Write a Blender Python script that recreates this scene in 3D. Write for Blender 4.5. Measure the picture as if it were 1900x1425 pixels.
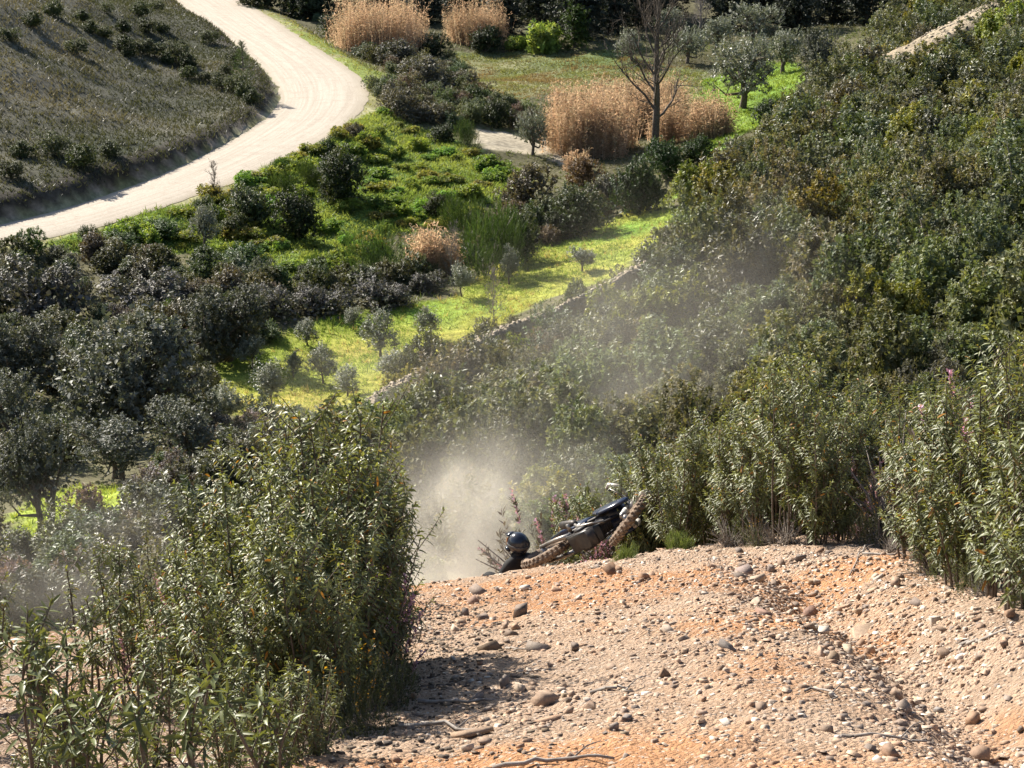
import bpy, math
import numpy as np
from mathutils import Vector, Matrix, Quaternion

for _o in list(bpy.data.objects):
    bpy.data.objects.remove(_o, do_unlink=True)
SC = bpy.context.scene
COL = SC.collection
R = math.radians

# ------------------------------------------------------------------ camera
FPX = 3207.0                      # focal length in pixels of the 1900 px wide photograph
PITCH = R(20.0)
CP, SP = math.cos(PITCH), math.sin(PITCH)
cam_d = bpy.data.cameras.new('camera')
cam_d.sensor_width = 36.0
cam_d.lens = 36.0 * FPX / 1900.0
cam_d.clip_start = 0.1
cam_d.clip_end = 2000.0
cam = bpy.data.objects.new('camera', cam_d)
cam.location = (0, 0, 0)
cam.rotation_euler = (R(90) - PITCH, 0, 0)
COL.objects.link(cam)
SC.camera = cam

# ------------------------------------------------------------------ sky and sun
SUN_EL = 34.0
SUN_TO = Vector((-0.56, 0.60, 0.0)).normalized() * math.cos(R(SUN_EL)) + Vector((0, 0, math.sin(R(SUN_EL))))
world = bpy.data.worlds.new('World')
SC.world = world
world.use_nodes = True
_nt = world.node_tree
_bg = _nt.nodes['Background']
_sky = _nt.nodes.new('ShaderNodeTexSky')
_sky.sky_type = 'NISHITA'
_sky.sun_disc = False
_sky.sun_elevation = R(SUN_EL)
_sky.sun_rotation = math.atan2(SUN_TO.x, SUN_TO.y)
_sky.altitude = 200
_sky.dust_density = 1.5
_nt.links.new(_sky.outputs[0], _bg.inputs[0])
_bg.inputs[1].default_value = 0.078
sun_d = bpy.data.lights.new('sun', 'SUN')
sun_d.energy = 5.0
sun_d.angle = R(0.53)
sun_d.color = (1.0, 0.93, 0.82)
sun = bpy.data.objects.new('sun', sun_d)
sun.rotation_euler = (-SUN_TO).to_track_quat('-Z', 'Y').to_euler()
sun.location = SUN_TO * 50
COL.objects.link(sun)
SC.view_settings.view_transform = 'Standard'
SC.view_settings.look = 'None'
SC.view_settings.exposure = 1.15
SC.view_settings.gamma = 1.0
SC.view_settings.use_curve_mapping = False
SC.render.engine = 'CYCLES'
CY = SC.cycles
CY.max_bounces = 6
CY.diffuse_bounces = 3
CY.glossy_bounces = 2
CY.transmission_bounces = 3
CY.volume_bounces = 1
CY.transparent_max_bounces = 6
CY.caustics_reflective = False
CY.caustics_refractive = False
CY.volume_step_rate = 2.0
CY.volume_max_steps = 96
CY.use_denoising = True
CY.use_adaptive_sampling = True
CY.adaptive_threshold = 0.012

# ------------------------------------------------------------------ number helpers
def rng(s): return np.random.default_rng(s)

def unit(a):
    a = np.asarray(a, float)
    return a / np.maximum(np.linalg.norm(a, axis=-1, keepdims=True), 1e-9)

def sst(a, b, x):
    t = np.clip((np.asarray(x, float) - a) / (b - a), 0, 1)
    return t * t * (3 - 2 * t)

def _hash(ix, iy, seed):
    h = (ix.astype(np.int64) * 374761393 + iy.astype(np.int64) * 668265263 + seed * 1442695041) & 0xffffffff
    h = ((h ^ (h >> 13)) * 1274126177) & 0xffffffff
    return ((h ^ (h >> 16)) & 0xffff) / 65535.0

def vnoise(x, y, seed=0):
    x = np.asarray(x, float); y = np.asarray(y, float)
    ix = np.floor(x); iy = np.floor(y)
    fx = x - ix; fy = y - iy
    fx = fx * fx * (3 - 2 * fx); fy = fy * fy * (3 - 2 * fy)
    a = _hash(ix, iy, seed); b = _hash(ix + 1, iy, seed)
    c = _hash(ix, iy + 1, seed); d = _hash(ix + 1, iy + 1, seed)
    return (a * (1 - fx) + b * fx) * (1 - fy) + (c * (1 - fx) + d * fx) * fy - 0.5

def fbm(x, y, scale, octs=4, seed=0):
    v = 0; a = 1.0; f = 1.0 / scale
    for o in range(octs):
        v = v + a * vnoise(x * f + 17.3 * o, y * f - 9.1 * o, seed + o)
        a *= 0.5; f *= 2.03
    return v

def ray(u, v):
    x = (u - 950.0) / FPX; yu = (712.5 - v) / FPX
    return np.array([x, CP + yu * SP, -SP + yu * CP])

def at(u, v, D):
    d = ray(u, v)
    return d / d[1] * D

def to_px(x, y, z):
    yc = y * CP - z * SP
    zc = y * SP + z * CP
    return 950 + FPX * x / yc, 712.5 - FPX * zc / yc

def inside(px, py, poly):
    px = np.asarray(px, float); py = np.asarray(py, float)
    res = np.zeros(px.shape, bool)
    n = len(poly)
    for i in range(n):
        x0, y0 = poly[i][:2]; x1, y1 = poly[(i + 1) % n][:2]
        if y0 == y1: continue
        c = (y0 > py) != (y1 > py)
        res ^= c & (px < (x1 - x0) * (py - y0) / (y1 - y0) + x0)
    return res

def poly_line(pts, n):
    """Smooth resample (Catmull-Rom) of a polyline to n points."""
    p = np.asarray(pts, float)
    e = np.vstack([2 * p[0] - p[1], p, 2 * p[-1] - p[-2]])
    out = []
    for i in range(len(p) - 1):
        for t in np.linspace(0, 1, 24, endpoint=False):
            a, b, c, d = e[i], e[i + 1], e[i + 2], e[i + 3]
            out.append(0.5 * ((2 * b) + (c - a) * t + (2 * a - 5 * b + 4 * c - d) * t * t + (3 * b - a - 3 * c + d) * t ** 3))
    out.append(p[-1])
    out = np.array(out)
    s = np.concatenate([[0], np.cumsum(np.linalg.norm(np.diff(out, axis=0), axis=1))])
    q = np.linspace(0, s[-1], n)
    return np.stack([np.interp(q, s, out[:, k]) for k in range(out.shape[1])], 1)

# ------------------------------------------------------------------ terrain
ROAD_Z = -21.0
def on_plane(u, v, z):
    d = ray(u, v)
    return d * (z / d[2])
_inner = [(-420, 505), (-200, 462), (0, 415), (150, 375), (300, 320), (420, 262), (490, 215), (513, 182), (492, 140), (432, 85), (370, 45), (310, 0), (262, -40), (215, -85)]
_outer = [(-420, 560), (-200, 512), (0, 457), (130, 432), (250, 400), (400, 350), (500, 310), (600, 262), (660, 218), (684, 180), (672, 148), (635, 118), (575, 80), (500, 30), (430, -12), (350, -62)]
RIN = poly_line([on_plane(u, v, ROAD_Z) for u, v in _inner], 240)
ROUT = poly_line([on_plane(u, v, ROAD_Z) for u, v in _outer], 240)
RMID = (RIN + ROUT) / 2
RHALF = np.linalg.norm(RIN - ROUT, axis=1) / 2

def _signed(x, y, line):
    tx = np.gradient(line[:, 0]); ty = np.gradient(line[:, 1])
    out = np.empty(x.shape)
    for k in range(0, len(x), 20000):
        dx = x[k:k + 20000, None] - line[None, :, 0]; dy = y[k:k + 20000, None] - line[None, :, 1]
        d2 = dx * dx + dy * dy
        i = d2.argmin(1); r = np.arange(len(i))
        out[k:k + 20000] = np.sqrt(d2[r, i]) * np.sign(tx[i] * dy[r, i] - ty[i] * dx[r, i])
    return out
def road_dist(x, y):
    """distance beyond the road edge (negative on it), and side (+1 = the hill side)."""
    sh = np.shape(x)
    x = np.ravel(np.asarray(x, float)); y = np.ravel(np.asarray(y, float))
    a = _signed(x, y, RIN); b = -_signed(x, y, ROUT)
    return np.maximum(a, b).reshape(sh), np.where(a > b, 1.0, -1.0).reshape(sh)

_ctl = [  # photograph pixel and distance of points on the ground
    # valley floor and meadow
    (640, 620, 67.5), (500, 700, 61), (800, 600, 69), (950, 520, 76), (1100, 450, 83), (1200, 390, 89), (700, 700, 61), (430, 760, 57),
    (1180, 275, 105), (1000, 150, 130), (1150, 120, 138), (850, 130, 136), (1000, 90, 144), (880, 300, 100), (780, 420, 86), (950, 400, 88),
    (1320, 250, 109), (1400, 200, 117), (1470, 130, 131), (1300, 120, 138), (1600, 50, 148), (700, 60, 150), (600, 30, 158),
    # creek below the road bank
    (150, 560, 70.5), (0, 560, 70), (350, 540, 72), (600, 530, 74), (30, 700, 60), (200, 680, 61), (300, 780, 55),
    # left slope down from the track
    (100, 900, 45), (100, 1000, 37), (80, 1120, 29), (400, 900, 43), (-200, 900, 44), (-200, 1100, 30),
    # right hillside
    (1750, 100, 112), (1900, 30, 116), (1600, 180, 98), (1500, 300, 80), (1700, 300, 71), (1900, 300, 62), (1400, 400, 76), (1300, 500, 67),
    (1500, 500, 58), (1700, 500, 50), (1900, 500, 44), (1300, 650, 51), (1100, 700, 52.5), (900, 760, 50.5), (720, 800, 51), (1500, 700, 42),
    (1900, 700, 33), (1200, 850, 36), (900, 900, 34), (800, 1000, 27.5), (1040, 630, 62), (700, 950, 34),
    # hill above the road
    (0, 300, 88), (150, 250, 95), (300, 230, 103), (0, 150, 98), (150, 100, 112), (300, 100, 127), (0, 0, 112), (150, 0, 128), (240, 20, 145),
]
_pts = [at(*c) for c in _ctl]
_pts += [np.array(p, float) for p in [
    (-60, 60, -19), (-75, 90, -13), (-75, 130, -9), (-60, 160, -12), (-45, 190, -14), (-30, 175, -20.5), (0, 172, -21), (40, 172, -19.5),
    (-40, 230, -6), (10, 230, -6), (60, 230, -4), (75, 160, -9), (60, 110, -8), (45, 70, -7), (35, 45, -7), (20, 24, -9.2), (12, 24, -10.2), (5, 25, -11.4), (0, 25, -12.0),
    (-5, 25, -12.9), (-12, 24, -13.6), (-25, 28, -16), (-40, 40, -19), (-30, 10, -9), (30, 10, -3), (0, 5, -4)]]
_pts += [RMID[i] for i in range(0, 240, 16)]
_pts = np.array(_pts)
_S = 50.0
def _tk(r2): return np.where(r2 > 1e-12, 0.5 * r2 * np.log(np.maximum(r2, 1e-12)), 0)
_NP = len(_pts)
_xy = _pts[:, :2] / _S
_K = _tk(((_xy[:, None] - _xy[None]) ** 2).sum(-1)) + np.eye(_NP) * 0.004
_A = np.zeros((_NP + 3, _NP + 3)); _A[:_NP, :_NP] = _K
_A[:_NP, _NP] = 1; _A[:_NP, _NP + 1:] = _xy; _A[_NP, :_NP] = 1; _A[_NP + 1:, :_NP] = _xy.T
_W = np.linalg.solve(_A, np.concatenate([_pts[:, 2], [0, 0, 0]]))

def tps(x, y):
    sh = np.shape(x); x = np.ravel(x) / _S; y = np.ravel(y) / _S
    out = np.empty(x.shape)
    for k in range(0, len(x), 20000):
        a = x[k:k + 20000]; b = y[k:k + 20000]
        r2 = (a[:, None] - _xy[None, :, 0]) ** 2 + (b[:, None] - _xy[None, :, 1]) ** 2
        out[k:k + 20000] = _tk(r2) @ _W[:_NP] + _W[_NP] + _W[_NP + 1] * a + _W[_NP + 2] * b
    return out.reshape(sh)

GULLY = [(2.2, 13.6), (2.35, 12.2), (2.15, 11.0), (2.3, 9.8), (2.25, 8.6), (2.2, 7.4), (2.15, 6.0), (2.1, 3.0)]
_G = poly_line([(a, b) for a, b in GULLY], 80)
def near_h(x, y):
    x = np.asarray(x, float); y = np.asarray(y, float)
    z = -1.5 - 0.40 * y + 0.15 * np.clip(x, -7, 2.6) * sst(0, 9, y) + 0.03 * np.clip(x - 2.6, 0, 6)
    r = np.clip((y - 15.5) / 4.0, 0, None)
    z = z - 0.30 * np.where(r < 1, r * r * 2.0, 4.0 * (r - 0.5)) 
    # washed-out gully
    gx = np.interp(y, _G[::-1, 1], _G[::-1, 0])
    wgt = sst(14.5, 11.5, y)
    d = np.abs(x - gx - 0.10 * fbm(x * 0, y, 1.3, 2, 5))
    z = z - 0.30 * wgt * np.exp(-(d / 0.34) ** 2)
    z = z + 0.05 * wgt * np.exp(-((x - gx + .95) / 0.5) ** 2)          # ridge of dirt beside it
    z = z + 0.10 * sst(2.8, 4.5, x) * sst(14, 9, y)
    z = z + 0.06 * fbm(x, y, 2.2, 3, 11) + 0.045 * fbm(x, y, 0.5, 3, 12)
    return z

def H(x, y):
    x = np.asarray(x, float); y = np.asarray(y, float)
    w = sst(19.5, 25.5, y)
    v = tps(x, y)
    d, side = road_dist(x, y)
    amp = sst(1.0, 6.0, d) * sst(22, 30, y)
    v = v + amp * (0.45 * fbm(x, y, 9.0, 3, 21) + 0.22 * fbm(x, y, 2.4, 2, 22))
    k = np.where(side > 0, sst(0.9, -.15, d), sst(3.2, 0.25, d))
    v = v * (1 - k) + (ROAD_Z - 0.06) * k
    v = v + np.where(side > 0, 0.6 * sst(-.1, .6, d) * (1 - sst(2.5, 16, d)), 0) * sst(40, 60, y)
    return near_h(x, y) * (1 - w) + v * w

def P(u, v, lo=26.0, hi=240.0):
    """point where the sight line through a photograph pixel meets the ground."""
    d = ray(u, v); d = d / d[1]
    ys = np.linspace(lo, hi, 500)
    g = d[2] * ys - H(d[0] * ys, ys)
    below = np.nonzero(g < 0)[0]
    if len(below) == 0: return np.array([d[0] * hi, hi, float(H(d[0] * hi, hi))])
    i = below[0]
    if i == 0: y = lo
    else:
        a, b = ys[i - 1], ys[i]
        ga, gb = g[i - 1], g[i]
        y = a + (b - a) * ga / (ga - gb)
    return np.array([d[0] * y, y, float(H(d[0] * y, y))])
def PN(u, v): return P(u, v, 4.0, 19.0)

# ------------------------------------------------------------------ mesh builder
class MB:
    def __init__(self): self.v = []; self.c = []; self.f3 = []; self.f4 = []; self.m3 = []; self.m4 = []; self.n = 0
    def add(self, V, T=None, Q=None, col=(1, 1, 1), mat=0):
        V = np.asarray(V, float).reshape(-1, 3)
        c = np.asarray(col, float)
        if c.ndim == 1: c = np.repeat(c[None], len(V), 0)
        self.v.append(V); self.c.append(c)
        if T is not None and len(T):
            T = np.asarray(T, int).reshape(-1, 3) + self.n; self.f3.append(T); self.m3.append(np.full(len(T), mat))
        if Q is not None and len(Q):
            Q = np.asarray(Q, int).reshape(-1, 4) + self.n; self.f4.append(Q); self.m4.append(np.full(len(Q), mat))
        self.n += len(V)
    def mesh(self, name, mats, smooth=False):
        me = bpy.data.meshes.new(name)
        V = np.concatenate(self.v); C = np.concatenate(self.c)
        t = np.concatenate(self.f3) if self.f3 else np.zeros((0, 3), int)
        q = np.concatenate(self.f4) if self.f4 else np.zeros((0, 4), int)
        mi = np.concatenate((self.m3 or [np.zeros(0, int)]) + (self.m4 or [np.zeros(0, int)]))
        me.vertices.add(len(V)); me.vertices.foreach_set('co', V.astype(np.float32).ravel())
        loops = np.concatenate([t.ravel(), q.ravel()]).astype(np.int32)
        me.loops.add(len(loops)); me.loops.foreach_set('vertex_index', loops)
        st = np.concatenate([np.arange(len(t)) * 3, len(t) * 3 + np.arange(len(q)) * 4]).astype(np.int32)
        me.polygons.add(len(st)); me.polygons.foreach_set('loop_start', st)
        me.polygons.foreach_set('material_index', mi.astype(np.int32))
        if smooth: me.polygons.foreach_set('use_smooth', np.ones(len(st), bool))
        me.update(calc_edges=True)
        ca = me.color_attributes.new('Col', 'FLOAT_COLOR', 'POINT')
        ca.data.foreach_set('color', np.concatenate([C, np.ones((len(C), 1))], 1).astype(np.float32).ravel())
        for m in (mats if isinstance(mats, (list, tuple)) else [mats]): me.materials.append(m)
        return me

def tube(mb, pts, rad, sides=5, col=(1, 1, 1), mat=0, cap=True):
    p = np.asarray(pts, float); k = len(p)
    r = np.broadcast_to(np.asarray(rad, float), (k,))
    t = unit(np.gradient(p, axis=0))
    ref = np.array([0.31, 0.17, 0.93]) if abs(t[0] @ np.array([0.31, 0.17, 0.93])) < 0.9 else np.array([0.9, 0.3, 0.1])
    a = unit(np.cross(t, ref)); b = np.cross(t, a)
    an = np.linspace(0, 2 * math.pi, sides, endpoint=False)
    V = p[:, None] + r[:, None, None] * (np.cos(an)[None, :, None] * a[:, None] + np.sin(an)[None, :, None] * b[:, None])
    i = np.arange(k - 1)[:, None] * sides; j = np.arange(sides)[None]; j2 = (j + 1) % sides
    Q = np.stack([i + j, i + j2, i + sides + j2, i + sides + j], -1).reshape(-1, 4)
    V = V.reshape(-1, 3); T = []
    if cap:
        V = np.vstack([V, p[0], p[-1]])
        for s in range(sides):
            T.append([k * sides, (s + 1) % sides, s]); T.append([k * sides + 1, (k - 1) * sides + s, (k - 1) * sides + (s + 1) % sides])
    mb.add(V, T, Q, col, mat)

def boxm(mb, c, s, rot=None, col=(1, 1, 1), mat=0):
    v = np.array([[x, y, z] for x in (-.5, .5) for y in (-.5, .5) for z in (-.5, .5)]) * np.asarray(s, float)
    if rot is not None: v = v @ np.asarray(rot).T
    mb.add(v + np.asarray(c, float), None, [[0, 1, 3, 2], [4, 6, 7, 5], [0, 4, 5, 1], [2, 3, 7, 6], [0, 2, 6, 4], [1, 5, 7, 3]], col, mat)

def leaves(mb, Pt, D, L, W, col, kind='dia', droop=0.0, g=None, mat=0, N=None):
    """a batch of leaves: base points, directions, lengths, widths, colours (one each)."""
    g = g or rng(1)
    n = len(Pt)
    if n == 0: return
    D = unit(D)
    L = np.broadcast_to(L, (n,))[:, None]; W = np.broadcast_to(W, (n,))[:, None]
    if N is None: N = np.array([0, 0, 1.0]) * 0.7 + g.normal(size=(n, 3)) * 0.6
    S = unit(np.cross(D, N)); U = np.cross(S, D)
    dz = np.array([0, 0, -1.0])
    def pt(t, s, lift=0.0): return Pt + D * L * t + S * W * s + U * W * lift + dz * L * droop * t * t
    col = np.asarray(col, float)
    if col.ndim == 1: col = np.repeat(col[None], n, 0)
    b = None
    if kind == 'dia':
        V = np.stack([pt(0, 0), pt(.45, .5, .18), pt(1, 0), pt(.45, -.5, .18)], 1); k = 4
        F3 = np.array([[0, 1, 2], [0, 2, 3]]); F4 = None
    elif kind == 'blade':
        V = np.stack([pt(0, -.5), pt(0, .5), pt(1, 0)], 1); k = 3
        F3 = np.array([[0, 1, 2]]); F4 = None
    elif kind == 'long':
        V = np.stack([pt(0, 0), pt(.3, .5, .15), pt(.3, -.5, .15), pt(.7, .42, .12), pt(.7, -.42, .12), pt(1, 0)], 1); k = 6
        F3 = np.array([[0, 1, 2], [3, 5, 4]]); F4 = np.array([[1, 3, 4, 2]])
    else:   # 'fold': midrib and rolled margins
        V = np.stack([pt(0, 0), pt(.25, .42, .22), pt(.25, 0), pt(.25, -.42, .22), pt(.6, .5, .2), pt(.6, 0), pt(.6, -.5, .2), pt(.85, .3, .12), pt(.85, 0), pt(.85, -.3, .12), pt(1, 0)], 1); k = 11
        F3 = np.array([[0, 1, 2], [0, 2, 3], [7, 10, 8], [8, 10, 9]])
        F4 = np.array([[1, 4, 5, 2], [2, 5, 6, 3], [4, 7, 8, 5], [5, 8, 9, 6]])
    off = (np.arange(n) * k)[:, None, None]
    mb.add(V.reshape(-1, 3), (F3[None] + off).reshape(-1, 3), None if F4 is None else (F4[None] + off).reshape(-1, 4), np.repeat(col, k, 0), mat)

# ------------------------------------------------------------------ object helpers
def link(name, me, parent=None, loc=None, rot=None, scale=None, color=None):
    o = bpy.data.objects.new(name, me)
    COL.objects.link(o)
    if parent is not None: o.parent = parent
    if loc is not None: o.location = loc
    if rot is not None: o.rotation_euler = rot
    if scale is not None: o.scale = scale if hasattr(scale, '__len__') else (scale,) * 3
    if color is not None: o.color = (*color, 1)
    return o

def tag(o, label=None, cat=None, group=None, kind=None):
    if label: o['label'] = label
    if cat: o['category'] = cat
    if group: o['group'] = group
    if kind: o['kind'] = kind
    return o

def thing(name, parts, label, cat, loc, rotz=0.0, scale=1.0, group=None, color=None, rot=None):
    """parts: one mesh, or [(part name, mesh)] under an Empty at the thing's base."""
    rt = rot if rot is not None else (0, 0, rotz)
    if not isinstance(parts, list):
        return tag(link(name, parts, None, loc, rt, scale, color), label, cat, group)
    e = tag(link(name, None, None, loc, rt, scale), label, cat, group)
    e.empty_display_size = 0.2
    for pn, me in parts:
        c = link(pn, me, e, color=color)
        if pn in ('foliage', 'crown'): c['kind'] = 'stuff'
    return e

# ------------------------------------------------------------------ materials
class NT:
    def __init__(self, m): self.t = m.node_tree
    def n(self, typ, **kw):
        nd = self.t.nodes.new(typ)
        for k, v in kw.items(): setattr(nd, k, v)
        return nd
    def l(self, a, b): self.t.links.new(a, b)
    def mixc(self, a, b, fac, bt='MIX'):
        m = self.n('ShaderNodeMix', data_type='RGBA', blend_type=bt)
        for k, v in ((0, fac), (6, a), (7, b)):
            if hasattr(v, 'is_linked'): self.l(v, m.inputs[k])
            else: m.inputs[k].default_value = v if k == 0 else (*v, 1)
        return m.outputs[2]
    def noise(self, scale, detail=4, rough=.55, coord=None, dim='3D'):
        t = self.n('ShaderNodeTexNoise'); t.inputs['Scale'].default_value = scale
        t.inputs['Detail'].default_value = detail; t.inputs['Roughness'].default_value = rough
        if coord is not None: self.l(coord, t.inputs['Vector'])
        return t.outputs['Fac']
    def ramp(self, fac, stops):
        r = self.n('ShaderNodeValToRGB'); e = r.color_ramp.elements
        while len(e) < len(stops): e.new(0.5)
        for i, (p, c) in enumerate(stops):
            e[i].position = p; e[i].color = (*c, 1) if hasattr(c, '__len__') else (c, c, c, 1)
        self.l(fac, r.inputs[0]); return r.outputs[0]
    def bump(self, h, strength, dist):
        b = self.n('ShaderNodeBump'); b.inputs['Strength'].default_value = strength; b.inputs['Distance'].default_value = dist
        self.l(h, b.inputs['Height']); return b.outputs[0]

def new_mat(name):
    m = bpy.data.materials.new(name); m.use_nodes = True
    nt = NT(m); return m, nt, m.node_tree.nodes['Principled BSDF']

def leaf_mat(name, trans=0.35, rough=0.5, spec=0.3, tint=(1.25, 1.2, .55), var=0.25):
    m, nt, b = new_mat(name)
    at_ = nt.n('ShaderNodeAttribute', attribute_name='Col')
    oi = nt.n('ShaderNodeObjectInfo')
    c = nt.mixc(at_.outputs['Color'], oi.outputs['Color'], 1.0, 'MULTIPLY')
    hs = nt.n('ShaderNodeHueSaturation')
    mr = nt.n('ShaderNodeMapRange'); nt.l(oi.outputs['Random'], mr.inputs[0]); mr.inputs[3].default_value = 1 - var; mr.inputs[4].default_value = 1 + var
    nt.l(mr.outputs[0], hs.inputs['Value'])
    nt.l(c, hs.inputs['Color'])
    c = hs.outputs[0]
    nt.l(c, b.inputs['Base Color']); b.inputs['Roughness'].default_value = rough
    b.inputs['Specular IOR Level'].default_value = spec
    if trans > 0:
        tr = nt.n('ShaderNodeBsdfTranslucent')
        nt.l(nt.mixc(c, tint, 1.0, 'MULTIPLY'), tr.inputs['Color'])
        mx = nt.n('ShaderNodeMixShader'); mx.inputs[0].default_value = trans
        nt.l(b.outputs[0], mx.inputs[1]); nt.l(tr.outputs[0], mx.inputs[2])
        nt.l(mx.outputs[0], m.node_tree.nodes['Material Output'].inputs[0])
    return m

def plain_mat(name, col, rough=0.6, metal=0.0, spec=0.5, noise=0.0, nscale=20.0, col2=None, bump=0.0):
    m, nt, b = new_mat(name)
    b.inputs['Roughness'].default_value = rough; b.inputs['Metallic'].default_value = metal; b.inputs['Specular IOR Level'].default_value = spec
    tc = nt.n('ShaderNodeTexCoord')
    if noise > 0 or col2 is not None:
        f = nt.noise(nscale, 5, .6, tc.outputs['Object'])
        c2 = col2 if col2 is not None else tuple(x * (1 - noise) for x in col)
        nt.l(nt.mixc(col, c2, nt.ramp(f, [(.38, 0.0), (.62, 1.0)])), b.inputs['Base Color'])
        if bump: nt.l(nt.bump(f, bump, .01), b.inputs['Normal'])
    else: b.inputs['Base Color'].default_value = (*col, 1)
    return m

M_LEAF = leaf_mat('scrub_leaf', .30, .5, .25)
M_CIST = leaf_mat('rockrose_leaf', .28, .42, .32, (1.35, 1.25, .5), .12)
M_OLIVE = leaf_mat('olive_leaf', .25, .4, .4, (1.1, 1.1, .7), .12)
M_OAK = leaf_mat('oak_leaf', .18, .55, .28, (1.2, 1.2, .6), .12)
M_GRASS = leaf_mat('grass_blade', .5, .5, .15, (1.2, 1.12, .6), .0)
M_REED = leaf_mat('dry_reed', .55, .6, .15, (1.2, 1.0, .8), .08)
M_FLOWER = leaf_mat('petal', .4, .7, .1, (1.1, 1.0, 1.0), .1)
M_BARK = plain_mat('bark', (.10, .075, .055), .85, 0, .2, .5, 12, (.17, .145, .12), .4)
M_TWIG = plain_mat('grey_twig', (.20, .17, .145), .85, 0, .2, .4, 15, (.32, .29, .26), .3)

def ground_mat(name, fine, bumpd):
    m, nt, b = new_mat(name)
    a = nt.n('ShaderNodeAttribute', attribute_name='Col')
    g = nt.n('ShaderNodeNewGeometry')
    f1 = nt.noise(fine, 6, .65, g.outputs['Position']); f2 = nt.noise(fine * .13, 4, .6, g.outputs['Position'])
    v = nt.mixc(nt.ramp(f1, [(.3, .55), (.7, 1.45)]), nt.ramp(f2, [(.3, .75), (.7, 1.25)]), 1.0, 'MULTIPLY')
    nt.l(nt.mixc(a.outputs['Color'], v, 1.0, 'MULTIPLY'), b.inputs['Base Color'])
    b.inputs['Roughness'].default_value = .95; b.inputs['Specular IOR Level'].default_value = .1
    nt.l(nt.bump(f1, .7, bumpd), b.inputs['Normal'])
    return m
# ================================================================== the setting
def world_poly(px, lo=26.0): return [P(u, v, lo)[:2] for u, v in px]
Z_MEADOW = world_poly([(388, 690), (450, 650), (530, 615), (640, 575), (760, 560), (850, 545), (900, 500), (980, 465), (1060, 432), (1150, 395), (1245, 365), (1262, 400), (1180, 480), (1120, 520), (1000, 560), (920, 605), (860, 640), (760, 690), (700, 735), (640, 790), (470, 800), (430, 770)])
Z_GROVE = world_poly([(1235, 350), (1310, 300), (1318, 200), (1300, 150), (1420, 110), (1490, 115), (1500, 150), (1470, 190), (1380, 250), (1330, 290), (1270, 365)])
Z_BANK = world_poly([(90, 455), (250, 408), (420, 352), (600, 268), (682, 210), (740, 215), (800, 245), (900, 300), (985, 330), (930, 380), (850, 420), (700, 445), (640, 510), (540, 520), (450, 512), (330, 470), (200, 470)])
Z_FIELD = world_poly([(825, 112), (900, 96), (1000, 90), (1160, 98), (1290, 122), (1310, 190), (1180, 180), (1040, 176), (960, 185), (900, 178), (850, 150)])
Z_GLADE = world_poly([(40, 965), (100, 905), (180, 900), (250, 895), (262, 930), (190, 950), (130, 990), (60, 1000)])
Z_VERGE = world_poly([(500, 22), (580, 66), (690, 120), (735, 150), (700, 160), (684, 172), (640, 118), (575, 78)])
Z_SAND = world_poly([(880, 232), (960, 255), (1020, 262), (1060, 262), (1100, 300), (1090, 325), (1030, 290), (960, 285), (890, 280)])
Z_CROSS = world_poly([(640, 110), (720, 95), (860, 150), (930, 200), (1010, 240), (880, 300), (760, 220), (700, 160)])
TRACK2 = [P(u, v) for u, v in [(640, 850), (700, 808), (760, 775), (860, 715), (950, 668), (1040, 632), (1120, 594)]]
TRACK3 = [P(u, v) for u, v in [(1250, 505), (1300, 482), (1350, 450), (1395, 420), (1440, 392)]]
TRACK4 = [P(u, v) for u, v in [(1690, 150), (1745, 108), (1800, 78), (1850, 52), (1900, 28), (1960, -5)]]

def zone(x, y, poly, amp=1.0, sc=2.5, seed=3):
    return inside(x + amp * 2 * fbm(x, y, sc, 3, seed), y + amp * 2.6 * fbm(x, y, sc, 3, seed + 9), poly)

def valley_colour(x, y):
    n1 = fbm(x, y, 7, 3, 41); n2 = fbm(x, y, 1.6, 3, 42)
    c = np.empty(x.shape + (3,)); c[:] = (.105, .098, .055)
    c += (n1 * .05)[..., None] * np.array([1, .9, .6])
    d, side = road_dist(x, y)
    left = (side > 0) & (d > 0)
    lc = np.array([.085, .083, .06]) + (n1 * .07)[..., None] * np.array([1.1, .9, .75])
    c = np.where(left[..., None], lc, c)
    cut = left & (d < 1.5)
    c = np.where(cut[..., None], np.array([.05, .044, .034]) + (n2 * .03)[..., None], c)  # cut bank: soil darkened, its shade put into the colour
    strip = left & (d < .25)
    c = np.where(strip[..., None], np.array([.24, .20, .15]) + (n2 * .1)[..., None], c)
    verge = (~left) & (d > -1) & (d < 1.3)
    c = np.where(verge[..., None], np.array([.26, .25, .13]) + (n2 * .1)[..., None], c)
    def put(poly, col, var, amp=1.0):
        nonlocal c
        m = zone(x, y, poly, amp)
        c = np.where(m[..., None], np.array(col) + (n1 + n2 * .6)[..., None] * np.array(var), c)
    put(Z_CROSS, (.15, .14, .075), (.10, .08, .05))
    put(Z_BANK, (.15, .22, .055), (.10, .08, .03))
    put(Z_VERGE, (.20, .24, .06), (.1, .08, .03))
    put(Z_FIELD, (.185, .195, .095), (.10, .05, .05))
    put(Z_SAND, (.40, .35, .26), (.2, .17, .12), .5)
    put(Z_GROVE, (.155, .235, .04), (.1, .08, .02))
    put(Z_MEADOW, (.25, .275, .05), (.20, .06, .03), .5)
    put(Z_GLADE, (.24, .30, .04), (.1, .08, .02), .3)
    return np.clip(c, .01, .9)

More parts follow.
